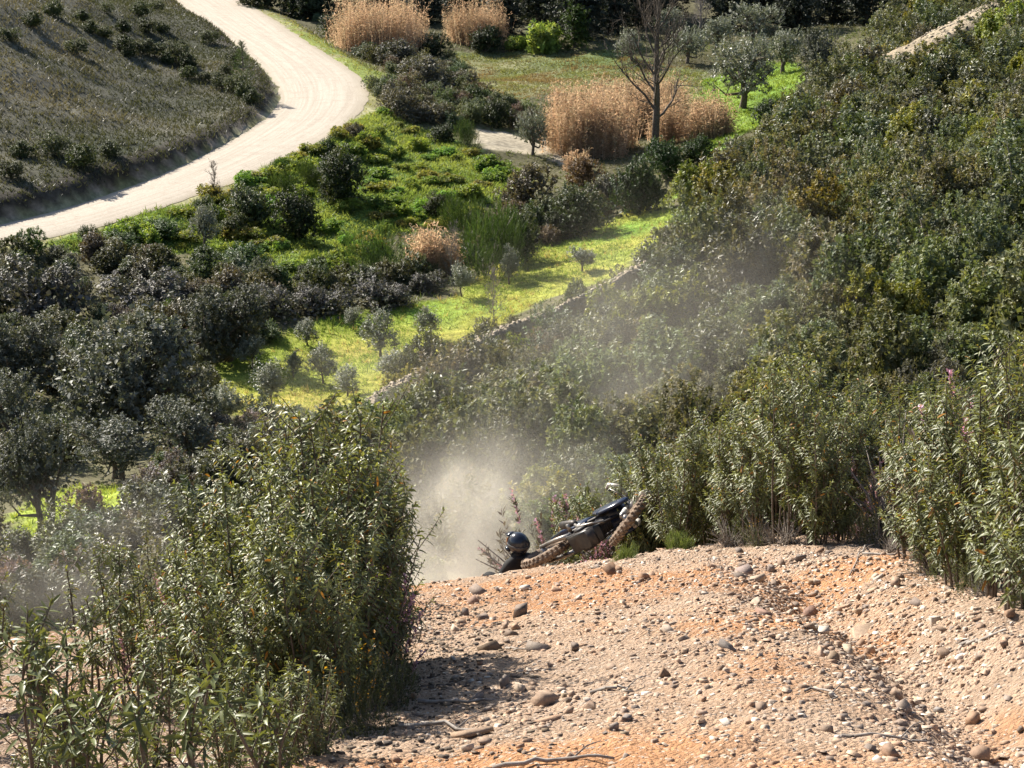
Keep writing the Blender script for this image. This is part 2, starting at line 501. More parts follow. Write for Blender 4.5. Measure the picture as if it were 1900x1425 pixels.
M_VALLEY = ground_mat('valley_soil', 3.0, .06)
def grid_sheet(name, xs, ys, zfun, cfun, mat, smooth=True):
    X, Y = np.meshgrid(xs, ys)
    Z = zfun(X, Y); C = cfun(X, Y)
    nx, ny = len(xs), len(ys)
    i = np.arange(ny - 1)[:, None] * nx; j = np.arange(nx - 1)[None]
    Q = np.stack([i + j, i + j + 1, i + nx + j + 1, i + nx + j], -1).reshape(-1, 4)
    mb = MB(); mb.add(np.stack([X, Y, Z], -1).reshape(-1, 3), None, Q, C.reshape(-1, 3))
    return tag(link(name, mb.mesh(name, mat, smooth)), kind='structure')

TX0, TX1, TY0, TY1 = -9.0, 11.0, 3.0, 22.5
def valley_h(X, Y):
    z = H(X, Y)
    return z - 0.5 * (sst(TX0 - .2, TX0 + .8, X) * sst(TX1 + .2, TX1 - .8, X) * sst(TY1 + .2, TY1 - .8, Y))
ys = np.concatenate([np.arange(-20, 20, 1.0), np.arange(20, 120, .45), np.arange(120, 330, .9)])
xs = np.concatenate([np.arange(-160, -50, 3.0), np.arange(-50, 55, .5), np.arange(55, 170, 3.0)])
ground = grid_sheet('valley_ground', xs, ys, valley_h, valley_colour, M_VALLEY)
tag(ground, 'green valley floor and scrub-covered slopes below the dirt track', 'terrain')

# ---- the gravel road
def road_sheet():
    m, nt, b = new_mat('gravel_road')
    a = nt.n('ShaderNodeAttribute', attribute_name='Col')
    g = nt.n('ShaderNodeNewGeometry')
    sx = nt.n('ShaderNodeSeparateColor'); nt.l(a.outputs['Color'], sx.inputs[0])
    cb = nt.n('ShaderNodeCombineXYZ')          # across and along the road
    ma = nt.n('ShaderNodeMath', operation='MULTIPLY'); nt.l(sx.outputs[0], ma.inputs[0]); ma.inputs[1].default_value = 26
    mb_ = nt.n('ShaderNodeMath', operation='MULTIPLY'); nt.l(sx.outputs[1], mb_.inputs[0]); mb_.inputs[1].default_value = 9
    nt.l(ma.outputs[0], cb.inputs[0]); nt.l(mb_.outputs[0], cb.inputs[1])
    tr = nt.noise(1.0, 4, .6, cb.outputs[0])
    f = nt.noise(1.2, 6, .65, g.outputs['Position']); f2 = nt.noise(14, 4, .6, g.outputs['Position'])
    c = nt.mixc((.40, .35, .285), (.48, .425, .352), nt.ramp(tr, [(.36, 0.0), (.62, 1.0)]))
    c = nt.mixc(c, (.36, .30, .24), nt.ramp(f, [(.50, 0.0), (.75, .7)]))
    c = nt.mixc(c, (.34, .295, .22), sx.outputs[2])
    c = nt.mixc(c, nt.ramp(f2, [(.3, .8), (.7, 1.15)]), 1.0, 'MULTIPLY')
    nt.l(c, b.inputs['Base Color']); b.inputs['Roughness'].default_value = .95; b.inputs['Specular IOR Level'].default_value = .1
    nt.l(nt.bump(tr, .25, .05), b.inputs['Normal'])
    K = 17
    t = np.linspace(0, 1, K)
    V = RIN[:, None] * (1 - t)[None, :, None] + ROUT[:, None] * t[None, :, None]
    j = fbm(V[..., 0], V[..., 1], .9, 3, 77)
    edge = np.abs(t * 2 - 1)[None, :] ** 6
    n = unit(ROUT - RIN)
    V = V + n[:, None] * (j * .45 * edge * np.sign(t - .5)[None])[..., None]
    V[..., 2] = ROAD_Z + .05 * (1 - (t * 2 - 1) ** 2)[None] - .04 * edge + .015 * fbm(V[..., 0], V[..., 1], .7, 2, 5)
    s = np.concatenate([[0], np.cumsum(np.linalg.norm(np.diff(RMID, axis=0), axis=1))])
    colr = np.stack([np.broadcast_to(t[None], V.shape[:2]), np.broadcast_to(s[:, None] / 100, V.shape[:2]), np.broadcast_to(np.clip(edge, 0, 1), V.shape[:2])], -1)
    i = np.arange(len(RMID) - 1)[:, None] * K; jj = np.arange(K - 1)[None]
    Q = np.stack([i + jj, i + jj + 1, i + K + jj + 1, i + K + jj], -1).reshape(-1, 4)
    mb = MB(); mb.add(V.reshape(-1, 3), None, Q, colr.reshape(-1, 3))
    o = link('gravel_road', mb.mesh('gravel_road', m, True))
    tag(o, 'pale winding gravel road curving round the hill', 'road', kind='structure')
road_sheet()

# ---- the small tracks on the far slope
M_PATH = ground_mat('stony_path', 6.0, .08)
PATHS = []
def path_ribbon(pts, half, label, lift=.05, NS=90):
    c = poly_line(np.array(pts)[:, :2], NS)
    t = unit(np.gradient(c, axis=0)); nrm = np.stack([-t[:, 1], t[:, 0]], 1)
    K = 13; off = np.linspace(-half, half, K)
    XY = c[:, None] + nrm[:, None] * off[None, :, None] * (1 + .9 * fbm(c[:, 0], c[:, 1], 1.2, 3, 4))[:, None, None]
    Z = H(XY[..., 0], XY[..., 1]) + .10 * fbm(XY[..., 0], XY[..., 1], .6, 3, 14)
    tp = sst(0, .1, np.linspace(0, 1, NS)) * sst(1, .9, np.linspace(0, 1, NS))
    Z += (lift * tp)[:, None] * (1 - np.abs(np.linspace(-1, 1, K))[None] ** 6) - .5 * (1 - tp)[:, None] - .5 * np.abs(np.linspace(-1, 1, K))[None] ** 6
    i = np.arange(NS - 1)[:, None] * K; j = np.arange(K - 1)[None]
    Q = np.stack([i + j, i + j + 1, i + K + j + 1, i + K + j], -1).reshape(-1, 4)
    mb = MB(); mb.add(np.concatenate([XY, Z[..., None]], -1).reshape(-1, 3), None, Q, (.29, .24, .17))
    PATHS.append((XY, Z))
    tag(link('hill_path', mb.mesh('hill_path', M_PATH)), label, 'path', kind='structure')
path_ribbon(TRACK2 + [P(u, v) for u, v in [(1180, 560)]] + TRACK3 + [P(u, v) for u, v in [(1510, 330), (1600, 250)]], .36, 'stony path climbing the slope beyond the dust', 1.4, 260)
path_ribbon(TRACK4, 2.6, 'pale bare bank of a dirt track crossing the top of the hillside', 1.8)

# ---- the stream
def stream():
    m, nt, b = new_mat('stream_water')
    b.inputs['Base Color'].default_value = (.05, .06, .05, 1); b.inputs['Roughness'].default_value = .12
    g = nt.n('ShaderNodeNewGeometry'); nt.l(nt.bump(nt.noise(5, 3, .5, g.outputs['Position']), .4, .05), b.inputs['Normal'])
    c = poly_line([P(u, v)[:2] for u, v in [(985, 258), (1015, 266), (1040, 276), (1068, 296), (1085, 312)]], 40)
    t = unit(np.gradient(c, axis=0)); nrm = np.stack([-t[:, 1], t[:, 0]], 1)
    w = (.6 + .5 * fbm(c[:, 0], c[:, 1], 2, 2, 3))[:, None]
    A, B = c + nrm * w, c - nrm * w
    z = max(H(c[:, 0], c[:, 1]).max(), H(A[:, 0], A[:, 1]).max(), H(B[:, 0], B[:, 1]).max())
    z = H(c[:, 0], c[:, 1]) + .12
    V = np.concatenate([np.concatenate([A, z[:, None]], 1), np.concatenate([B, z[:, None]], 1)])
    i = np.arange(39)
    mb = MB(); mb.add(V, None, np.stack([i, i + 40, i + 41, i + 1], 1))
    tag(link('stream', mb.mesh('stream', m)), 'narrow glinting stream between pale sandy banks', 'stream', kind='structure')
stream()

# ---- the dirt track in front: fine relief
def track_colour(x, y):
    n1 = fbm(x, y, 1.6, 4, 61); n2 = fbm(x, y, .35, 3, 62)
    c = np.empty(x.shape + (3,)); c[:] = (.44, .295, .195)
    orange = np.clip(sst(.0, .35, n1 + .32 * np.exp(-((x - 1.6) / .9) ** 2 - ((y - 11.8) / 2.6) ** 2) + .25 * np.exp(-((x - 3.1) / .5) ** 2 - ((y - 14) / 2) ** 2) + .30 * np.exp(-((x - 2.25) / .22) ** 2)), 0, 1)
    c = c * (1 - orange[..., None]) + np.array([.47, .25, .13]) * orange[..., None]
    grey = sst(.05, .4, -n1 + .15)
    c = c * (1 - .55 * grey[..., None]) + np.array([.43, .33, .25]) * .55 * grey[..., None]
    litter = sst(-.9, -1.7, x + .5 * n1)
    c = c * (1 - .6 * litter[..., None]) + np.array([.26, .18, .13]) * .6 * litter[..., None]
    return np.clip(c * (1 + .25 * n2[..., None]), .02, .9)
def track_h(x, y):
    z = H(x, y)
    fine = .05 * fbm(x, y, .22, 3, 71) + .03 * np.abs(fbm(x, y, .12, 2, 72))
    e = sst(TX0, TX0 + 1, x) * sst(TX1, TX1 - 1, x) * sst(TY1, TY1 - 1.2, y)
    return z + fine - .25 * (1 - e)
def track_mat():
    m, nt, b = new_mat('track_dirt')
    a = nt.n('ShaderNodeAttribute', attribute_name='Col')
    g = nt.n('ShaderNodeNewGeometry')
    f1 = nt.noise(22, 6, .7, g.outputs['Position']); f2 = nt.noise(70, 4, .6, g.outputs['Position'])
    vo = nt.n('ShaderNodeTexVoronoi'); vo.inputs['Scale'].default_value = 38; nt.l(g.outputs['Position'], vo.inputs['Vector'])
    sp = nt.ramp(nt.noise(30, 2, .5, g.outputs['Position']), [(.60, 0.0), (.64, 1.0)])
    c = nt.mixc(a.outputs['Color'], nt.ramp(f1, [(.3, .72), (.7, 1.25)]), 1.0, 'MULTIPLY')
    c = nt.mixc(c, (.55, .45, .36), sp)
    nt.l(c, b.inputs['Base Color']); b.inputs['Roughness'].default_value = .95; b.inputs['Specular IOR Level'].default_value = .1
    ad = nt.n('ShaderNodeMath', operation='ADD'); nt.l(f1, ad.inputs[0]); nt.l(f2, ad.inputs[1])
    ad2 = nt.n('ShaderNodeMath', operation='SUBTRACT'); nt.l(ad.outputs[0], ad2.inputs[0]); nt.l(vo.outputs['Distance'], ad2.inputs[1])
    nt.l(nt.bump(ad2.outputs[0], 1.0, .03), b.inputs['Normal'])
    return m
M_TRACK = track_mat()
track = grid_sheet('dirt_track', np.concatenate([np.arange(TX0, -4.5, .12), np.arange(-4.5, 6.5, .043), np.arange(6.5, TX1 + .1, .12)]),
                   np.concatenate([np.arange(TY0, 19, .043), np.arange(19, TY1 + .1, .1)]), track_h, track_colour, M_TRACK)
tag(track, 'steep orange dirt track strewn with stones', 'track')
# ================================================================== plant prototypes (meshes only)
def sprigs(mb, tip, axis, slen, nleaf, L, W, ang, col, jit, g, kind='dia', mat=0, droop=0.0, out=None):
    n = len(tip); axis = unit(axis)
    t = g.random((n, nleaf, 1))
    slen = np.broadcast_to(slen, (n,))[:, None, None]
    p = tip[:, None] - axis[:, None] * slen * (1 - t)
    rp = g.normal(size=(n, nleaf, 3)); rp = unit(rp - (rp * axis[:, None]).sum(-1, keepdims=True) * axis[:, None])
    a = ang * (0.6 + 0.8 * g.random((n, nleaf, 1)))
    d = axis[:, None] * np.cos(a) + rp * np.sin(a)
    m = n * nleaf
    ll = L * (0.6 + 0.8 * g.random(m)); ww = W * (0.7 + 0.6 * g.random(m))
    c = np.repeat(col, nleaf, 0) * (1 + jit * (g.random((m, 1)) * 2 - 1))
    N = None
    if out is not None:      # blades lie roughly along the crown's surface, so a shrub has a lit and a shaded side
        N = np.repeat(unit(out), nleaf, 0) + g.normal(size=(m, 3)) * .38
        dr = d.reshape(-1, 3); d = unit(dr - .55 * (dr * unit(N)).sum(-1, keepdims=True) * unit(N))
    leaves(mb, p.reshape(-1, 3), d.reshape(-1, 3), ll, ww, np.clip(c, .005, 1), kind, droop, g, mat, N=N)

def pick(g, cols, n, w=None):
    cols = np.asarray(cols, float)
    return cols[g.choice(len(cols), n, p=w)]

def dome_tips(g, n, rx, ry, z0, rz, lobes, shell=.7, low=-.15, zc=(.15, .65)):
    """tips spread over several lobes of a crown; returns points and outward directions."""
    lc = np.stack([(g.random(lobes) * 2 - 1) * rx * .55, (g.random(lobes) * 2 - 1) * ry * .55, z0 + rz * (zc[0] + (zc[1] - zc[0]) * g.random(lobes))], 1)
    lr = .42 + .25 * g.random(lobes)
    k = g.integers(0, lobes, n)
    d = unit(g.normal(size=(n, 3)))
    d[:, 2] = np.where(d[:, 2] < low, -d[:, 2], d[:, 2])
    r = shell + (1 - shell) * g.random(n) ** .5
    p = lc[k] + d * (lr[k] * r)[:, None] * np.array([rx, ry, rz * .95])
    return p, d

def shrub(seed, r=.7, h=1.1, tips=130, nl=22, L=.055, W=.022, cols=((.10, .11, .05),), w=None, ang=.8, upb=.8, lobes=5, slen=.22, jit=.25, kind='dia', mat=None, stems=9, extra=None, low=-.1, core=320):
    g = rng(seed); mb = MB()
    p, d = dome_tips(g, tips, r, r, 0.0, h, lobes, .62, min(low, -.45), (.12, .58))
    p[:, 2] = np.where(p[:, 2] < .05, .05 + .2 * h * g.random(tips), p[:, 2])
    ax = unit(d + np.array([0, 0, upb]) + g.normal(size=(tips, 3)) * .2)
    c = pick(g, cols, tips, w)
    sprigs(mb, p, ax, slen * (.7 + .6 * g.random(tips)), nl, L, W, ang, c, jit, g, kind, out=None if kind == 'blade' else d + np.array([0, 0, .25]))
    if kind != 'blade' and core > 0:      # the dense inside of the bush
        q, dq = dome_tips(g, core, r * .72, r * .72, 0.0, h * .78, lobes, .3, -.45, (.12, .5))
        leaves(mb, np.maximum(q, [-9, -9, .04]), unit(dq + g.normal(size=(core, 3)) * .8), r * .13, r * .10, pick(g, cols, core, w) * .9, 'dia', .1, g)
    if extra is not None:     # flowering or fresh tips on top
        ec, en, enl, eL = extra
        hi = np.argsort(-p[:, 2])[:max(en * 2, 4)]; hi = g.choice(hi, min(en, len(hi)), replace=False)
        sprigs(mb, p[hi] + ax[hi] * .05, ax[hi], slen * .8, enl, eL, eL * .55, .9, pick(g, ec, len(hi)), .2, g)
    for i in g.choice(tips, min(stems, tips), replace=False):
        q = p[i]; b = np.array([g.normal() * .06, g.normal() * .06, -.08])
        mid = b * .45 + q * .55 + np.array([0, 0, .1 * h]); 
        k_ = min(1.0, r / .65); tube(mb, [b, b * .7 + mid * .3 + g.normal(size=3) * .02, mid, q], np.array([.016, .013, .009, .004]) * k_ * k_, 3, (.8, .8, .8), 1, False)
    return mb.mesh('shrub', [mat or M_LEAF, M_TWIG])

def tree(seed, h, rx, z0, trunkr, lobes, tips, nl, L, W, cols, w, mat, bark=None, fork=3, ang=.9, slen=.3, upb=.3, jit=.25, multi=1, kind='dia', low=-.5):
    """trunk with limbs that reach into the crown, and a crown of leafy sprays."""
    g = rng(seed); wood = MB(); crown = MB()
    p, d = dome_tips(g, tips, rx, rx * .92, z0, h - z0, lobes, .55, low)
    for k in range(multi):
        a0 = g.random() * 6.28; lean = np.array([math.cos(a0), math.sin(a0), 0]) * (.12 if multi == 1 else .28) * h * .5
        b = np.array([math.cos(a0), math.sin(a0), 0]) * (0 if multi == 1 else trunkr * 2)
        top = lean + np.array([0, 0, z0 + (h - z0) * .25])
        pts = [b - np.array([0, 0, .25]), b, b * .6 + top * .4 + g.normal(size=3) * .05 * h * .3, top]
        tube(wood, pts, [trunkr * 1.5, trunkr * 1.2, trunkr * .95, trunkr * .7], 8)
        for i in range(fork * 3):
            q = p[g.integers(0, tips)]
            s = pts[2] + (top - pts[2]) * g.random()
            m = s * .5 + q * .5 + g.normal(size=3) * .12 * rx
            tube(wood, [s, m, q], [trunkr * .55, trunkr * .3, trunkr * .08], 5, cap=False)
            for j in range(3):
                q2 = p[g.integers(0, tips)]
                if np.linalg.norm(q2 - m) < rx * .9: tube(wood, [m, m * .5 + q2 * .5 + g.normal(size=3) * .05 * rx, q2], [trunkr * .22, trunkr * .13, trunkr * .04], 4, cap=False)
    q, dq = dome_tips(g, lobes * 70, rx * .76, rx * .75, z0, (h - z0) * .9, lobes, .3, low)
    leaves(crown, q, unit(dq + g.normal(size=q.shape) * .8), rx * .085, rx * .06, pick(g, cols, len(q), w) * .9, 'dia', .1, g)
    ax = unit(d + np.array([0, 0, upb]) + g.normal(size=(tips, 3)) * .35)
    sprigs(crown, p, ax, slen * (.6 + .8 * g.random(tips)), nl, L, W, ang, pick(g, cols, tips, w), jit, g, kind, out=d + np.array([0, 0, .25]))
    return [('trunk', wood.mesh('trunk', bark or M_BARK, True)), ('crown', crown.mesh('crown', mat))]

C_HEATH = ((.14, .155, .085), (.11, .13, .065), (.165, .17, .11), (.20, .20, .125))
C_HEATH_GREY = ((.19, .175, .14), (.155, .145, .11), (.135, .13, .09))
C_GREEN = ((.09, .11, .05), (.105, .125, .055), (.135, .155, .07))
C_YELL = ((.22, .23, .05), (.17, .19, .045), (.13, .15, .045), (.26, .25, .07))
C_CIST = ((.115, .125, .072), (.095, .108, .06), (.155, .165, .095))
C_OLIVE = ((.20, .22, .165), (.25, .265, .21), (.155, .175, .12), (.30, .31, .26))
C_OAK = ((.125, .135, .105), (.15, .158, .13), (.095, .106, .078), (.19, .195, .17))
C_BRAM = ((.135, .125, .115), (.165, .155, .145), (.10, .095, .085), (.12, .125, .085))
C_BROOM = ((.055, .095, .030), (.07, .115, .035), (.045, .075, .028), (.10, .14, .05))

HEATH = [shrub(100 + i, .68 + .1 * (i % 3), 1.05 + .18 * (i % 3), 300, 22, .066, .034, C_HEATH, None, .85, .7, 6 + i % 3, .15) for i in range(5)]
HEATHG = [shrub(120 + i, .7, 1.0 + .1 * i, 270, 22, .06, .028, C_HEATH_GREY, None, .8, .8, 7, .16) for i in range(3)]
GREENS = [shrub(140 + i, .75, 1.2, 300, 22, .072, .040, C_GREEN, None, .9, .6, 7, .15) for i in range(3)]
YELLS = [shrub(150 + i, .62, 1.15, 270, 22, .068, .038, C_YELL, None, .9, .7, 6, .15) for i in range(2)]
ROCKF = [shrub(160 + i, .68, 1.35, 240, 26, .088, .034, C_CIST, None, 1.0, .9, 7, .2, mat=M_CIST, stems=16) for i in range(4)]
BRAM = [shrub(180 + i, 1.1, 1.15, 320, 22, .075, .038, C_BRAM, None, 1.1, .4, 9, .3, .35, mat=M_OAK, stems=14, low=-.05) for i in range(3)]
BROOM = [shrub(190 + i, 1.0, 1.8, 420, 16, .16, .012, C_BROOM, None, .35, 2.2, 7, .5, .3, kind='blade', stems=10, low=-.05) for i in range(3)]
BUSH = [shrub(200 + i, 1.2, 1.9, 420, 24, .085, .04, ((.06, .085, .032), (.075, .10, .04), (.05, .066, .03), (.11, .12, .06)), None, 1.0, .5, 8, .3, .3, stems=12, low=-.05) for i in range(3)]
LUSH = [shrub(210 + i, .55, .55, 110, 18, .11, .045, ((.17, .25, .065), (.20, .29, .075), (.27, .33, .10)), None, .9, .7, 5, .2, .3, mat=M_GRASS, stems=2, low=0.) for i in range(3)]
LAV = [shrub(220 + i, .6, .9, 90, 30, .055, .016, ((.105, .085, .08), (.13, .10, .095), (.09, .085, .06)), None, .6, 1.3, 5, .3, extra=(((.60, .34, .52), (.66, .42, .60)), 46, 70, .022), core=0) for i in range(2)]
DEAD = [shrub(230 + i, .7, 1.0, 60, 5, .05, .012, ((.15, .12, .09), (.19, .16, .12)), None, .8, .6, 5, .2, stems=55, core=0) for i in range(2)]
OLIVE_S = [tree(300 + i, 1.9, .80, .5, .045, 7, 190, 30, .08, .026, C_OLIVE, None, M_OLIVE, slen=.3, upb=.6) for i in range(3)]
OLIVE_B = [tree(310 + i, 4.3, 2.5, 1.0, .2, 9, 330, 40, .13, .05, C_OLIVE, None, M_OLIVE, slen=.55, upb=.3) for i in range(2)]
OAK_B = [tree(320 + i, 4.0, 2.6, .2, .22, 13, 760, 36, .12, .06, C_OAK, None, M_OAK, slen=.5, upb=.25) for i in range(2)]
OAK_S = [tree(330 + i, 3.4, 1.7, .9, .10, 8, 300, 32, .10, .045, C_OAK, None, M_OAK, slen=.45, upb=.35, multi=2) for i in range(2)]
WOOD = [tree(340 + i, 8.0, 3.6, .2, .25, 14, 620, 30, .26, .13, ((.045, .055, .040), (.06, .07, .05), (.08, .09, .065), (.035, .045, .035)), None, M_OAK, slen=.8, upb=.25, low=-.7) for i in range(3)]
IVYT = tree(350, 6.0, 1.9, .4, .18, 8, 300, 32, .18, .10, ((.09, .15, .035), (.07, .12, .03), (.05, .08, .03)), None, M_LEAF, slen=.6, low=-.7)

def reed_clump(seed, rx, ry, n, h):
    """dry cane: a few uneven stands run together, tall in the middle, thin and leaning at the rim."""
    g = rng(seed); mb = MB()
    k = 16
    cx = (g.random(k) * 2 - 1) * rx * .8; cy = (g.random(k) * 2 - 1) * ry * .8; ch = h * (.66 + .46 * g.random(k))
    s = g.integers(0, k, n)
    off = g.normal(size=(n, 2)) * np.array([rx * .17, ry * .2])
    p = np.stack([cx[s] + off[:, 0], cy[s] + off[:, 1], np.full(n, -.1)], 1)
    rr = np.linalg.norm(off / np.array([rx * .20, ry * .22]), axis=1)
    hh = ch[s] * (.5 + .6 * g.random(n)) * np.clip(1.05 - .07 * rr ** 2, .55, 1.05)
    a = g.random(n) * 6.283
    d = unit(np.stack([off[:, 0] * .10 / rx * 3 + g.normal(size=n) * .10, off[:, 1] * .1 + g.normal(size=n) * .10, np.ones(n)], 1))
    cols = pick(g, ((.57, .445, .33), (.66, .55, .43), (.48, .37, .27), (.56, .51, .38), (.42, .35, .245)), n)
    leaves(mb, p, d, hh, .03, cols, 'blade', 0, g, N=np.stack([np.cos(a), np.sin(a), 0 * a], 1))
    m = 11
    t = .15 + .85 * g.random((n, m, 1))
    q = (p[:, None] + d[:, None] * hh[:, None, None] * t).reshape(-1, 3)
    dd = unit(g.normal(size=(n * m, 3)) * np.array([1, 1, .7]) + np.array([0, 0, .9]))
    leaves(mb, q, dd, .27 * (.5 + .9 * g.random(n * m)), .020, np.repeat(cols, m, 0) * (.75 + .5 * g.random((n * m, 1))), 'dia', .6, g)
    pl = g.random(n) < .6
    leaves(mb, (p + d * hh[:, None] * .93)[pl], unit(d + g.normal(size=(n, 3)) * .2)[pl], .30, .035, (cols * 1.12)[pl], 'dia', .2, g)
    return mb.mesh('reed', M_REED)

def bare_tree(seed, h, r0, mat=M_BARK, deep=3):
    """leafless tree: straight leader, upswept side branches, fine twigs."""
    g = rng(seed); wood = MB(); br = MB()
    k = 12
    lead = np.stack([np.cumsum(g.normal(size=k) * .04), np.cumsum(g.normal(size=k) * .04), np.linspace(-.3, h, k)], 1)
    tube(wood, lead, np.linspace(r0, r0 * .12, k), 9)
    def branch(s, d, L, r, depth):
        m = 6
        pts = [s]; dd = d.copy()
        for i in range(m):
            dd = unit(dd + g.normal(size=3) * .16 + np.array([0, 0, .10]))
            pts.append(pts[-1] + dd * L / m)
        tube(br, pts, np.linspace(r, r * .25, m + 1), 5 if depth == 0 else 3, cap=False)
        if depth < deep:
            for i in range(6 if depth == 0 else 4):
                j = 1 + g.integers(0, m - 1) + (1 if depth else 0); j = min(j, m)
                nd = unit(unit(pts[j] - pts[j - 1]) + g.normal(size=3) * .55 + np.array([0, 0, .15]))
                branch(pts[j], nd, L * (.35 + .25 * g.random()), max(r * .42, .006), depth + 1)
    for i in range(26):
        t = .16 + .8 * i / 26
        s = np.array([np.interp(t, np.linspace(0, 1, k), lead[:, c]) for c in range(3)])
        a = i * 2.4 + g.normal() * .4
        up = .55 + .9 * t
        d = unit(np.array([math.cos(a), math.sin(a), up]))
        branch(s, d, h * (.34 - .20 * t) * (.7 + .5 * g.random()), r0 * (.42 - .28 * t), 0)
    return [('trunk', wood.mesh('trunk', mat, True)), ('branch', br.mesh('branch', mat))]

def pine_sapling(seed):
    g = rng(seed); wood = MB(); cr = MB()
    tube(wood, [(0, 0, -.1), (0.02, 0, .8), (0, .02, 1.9)], [.05, .035, .01], 6)
    P0, A0 = [], []
    for i in range(70):
        t = .12 + .88 * i / 70; a = i * 2.4; L = .62 * (1.05 - t) + .08
        for s in (.5, .8, 1.0):
            P0.append([math.cos(a) * L * s, math.sin(a) * L * s, 1.9 * t + .22 * L * s]); A0.append([math.cos(a), math.sin(a), .8])
    P0 = np.array(P0); A0 = np.array(A0)
    sprigs(cr, P0, A0, .14, 22, .09, .010, .7, pick(g, ((.06, .095, .04), (.075, .11, .045)), len(P0)), .25, g, 'blade')
    return [('trunk', wood.mesh('trunk', M_BARK)), ('crown', cr.mesh('crown', M_LEAF))]

# ---- gum rockrose seen close: woody stems, opposite narrow leaves, sticky gloss
def rockrose(seed, h=1.7, nst=7, nbr=11, spread=.42, kind='fold', lean=(0, 0), Ls=1.0, keep=1.0, lowb=.12):
    g = rng(seed); wood = MB(); fol = MB()
    lp, ld, ll, lc, ln = [], [], [], [], []
    for s in range(nst):
        a = g.random() * 6.283; rr = spread * (.15 + .85 * g.random())
        H_ = h * (.62 + .42 * g.random())
        base = np.array([math.cos(a), math.sin(a), 0]) * rr * .25
        top = np.array([math.cos(a) * rr + lean[0] * H_, math.sin(a) * rr + lean[1] * H_, H_])
        m = 9; t = np.linspace(0, 1, m)[:, None]
        pts = base * (1 - t) + top * t + np.stack([np.sin(t[:, 0] * 5 + s) * .03, np.cos(t[:, 0] * 4 + s) * .03, -.1 * (1 - t[:, 0])], 1)
        tube(wood, pts, np.linspace(.013, .004, m), 5, cap=False)
        shoots = [(pts[-3:], 1.0)]
        for b in range(nbr):
            tt = lowb + (.98 - lowb) * (b + g.random()) / nbr
            s0 = np.array([np.interp(tt, t[:, 0], pts[:, c]) for c in range(3)])
            a2 = g.random() * 6.283
            L = h * (.10 + .20 * g.random()) * (1.15 - .5 * tt)
            d = unit(np.array([math.cos(a2) * .75, math.sin(a2) * .75, .75 + .3 * g.random()]))
            e = s0 + d * L + np.array([0, 0, .12 * L])
            br = np.array([s0, s0 * .5 + e * .5 - np.array([0, 0, .04 * L]), e])
            tube(wood, br, [.005, .004, .0025], 3, cap=False)
            shoots.append((br, .9))
        for br, q in shoots:
            seg = np.linalg.norm(br[-1] - br[0]); nn = max(4, int(seg / .026))
            dirn = unit(br[-1] - br[0]); a3 = g.random() * 3
            ref = unit(np.cross(dirn, [.3, .2, 1.0] if abs(dirn[2]) < .95 else [1., 0, 0])); ref2 = np.cross(dirn, ref)
            for k in range(nn):
                u = .22 + .78 * (k + 1) / nn
                p = br[0] + (br[-1] - br[0]) * u if len(br) < 3 else (br[0] * (1 - u) ** 2 + 2 * u * (1 - u) * br[1] + u * u * br[2])
                young = max(0, (u - .72) / .28)
                for sd in (0, math.pi):
                    if g.random() > keep: continue
                    an = a3 + k * 1.57 + sd + g.normal() * .25
                    side = ref * math.cos(an) + ref2 * math.sin(an)
                    tilt = 1.45 - 1.05 * young + g.normal() * .22
                    d = dirn * math.cos(tilt) + side * math.sin(tilt)
                    lp.append(p); ld.append(d); ln.append(dirn + side * .2 + g.normal(size=3) * .25)
                    ll.append(Ls * (.070 - .026 * young) * (.55 + .75 * g.random()))
                    base_c = np.array([.135, .152, .070]) * (1 - young) + np.array([.25, .28, .09]) * young
                    r = g.random()
                    if r < .012: base_c = np.array([.42, .20, .04])
                    elif r < .06: base_c = np.array([.20, .16, .06])
                    lc.append(base_c * (.75 + .5 * g.random()))
    lp = np.array(lp); ld = np.array(ld); ll = np.array(ll)
    data = (lp, ld, ll, np.array(lc), np.array(ln))
    leaves(fol, lp, ld, ll, ll * .27, data[3], kind, .38, g, N=data[4])
    return [('stem', wood.mesh('stem', M_BARK)), ('foliage', fol.mesh('foliage', M_CIST))], data

CISTUS = [rockrose(400 + i, 1.75, 9, 17, .48)[0] for i in range(4)]
CISTUS_T = [rockrose(410 + i, 1.9, 6, 12, .30, lowb=.25)[0] for i in range(2)]
CISTUS_L = [rockrose(420 + i, 1.0, 5, 9, .35)[0] for i in range(2)]
# ================================================================== plants in place
G = rng(7)
TAKEN = []     # (x, y, radius) kept free of scatter
def spot(u, v, lo=26.0): return P(u, v, lo)
def grow(name, protos, u, v, w_px, h_px, base_w, base_h, label, cat, group=None, color=None, near=False, sink=.05):
    """one plant with its foot at photograph pixel (u, v), as wide and tall as the photograph shows it."""
    p = PN(u, v) if near else spot(u, v)
    sc = p[1] * (CP + SP * -p[2] / p[1]) / FPX
    sx = w_px * sc / base_w; sz = h_px * sc / base_h
    i = int(G.integers(0, len(protos)))
    pr = protos[i] if isinstance(protos, list) and not (protos and isinstance(protos[0], tuple)) else protos
    TAKEN.append((p[0], p[1], w_px * sc * .45))
    return thing(name, pr, label, cat, (p[0], p[1], p[2] - sink), G.random() * 6.28, (sx, sx, sz), group, color)

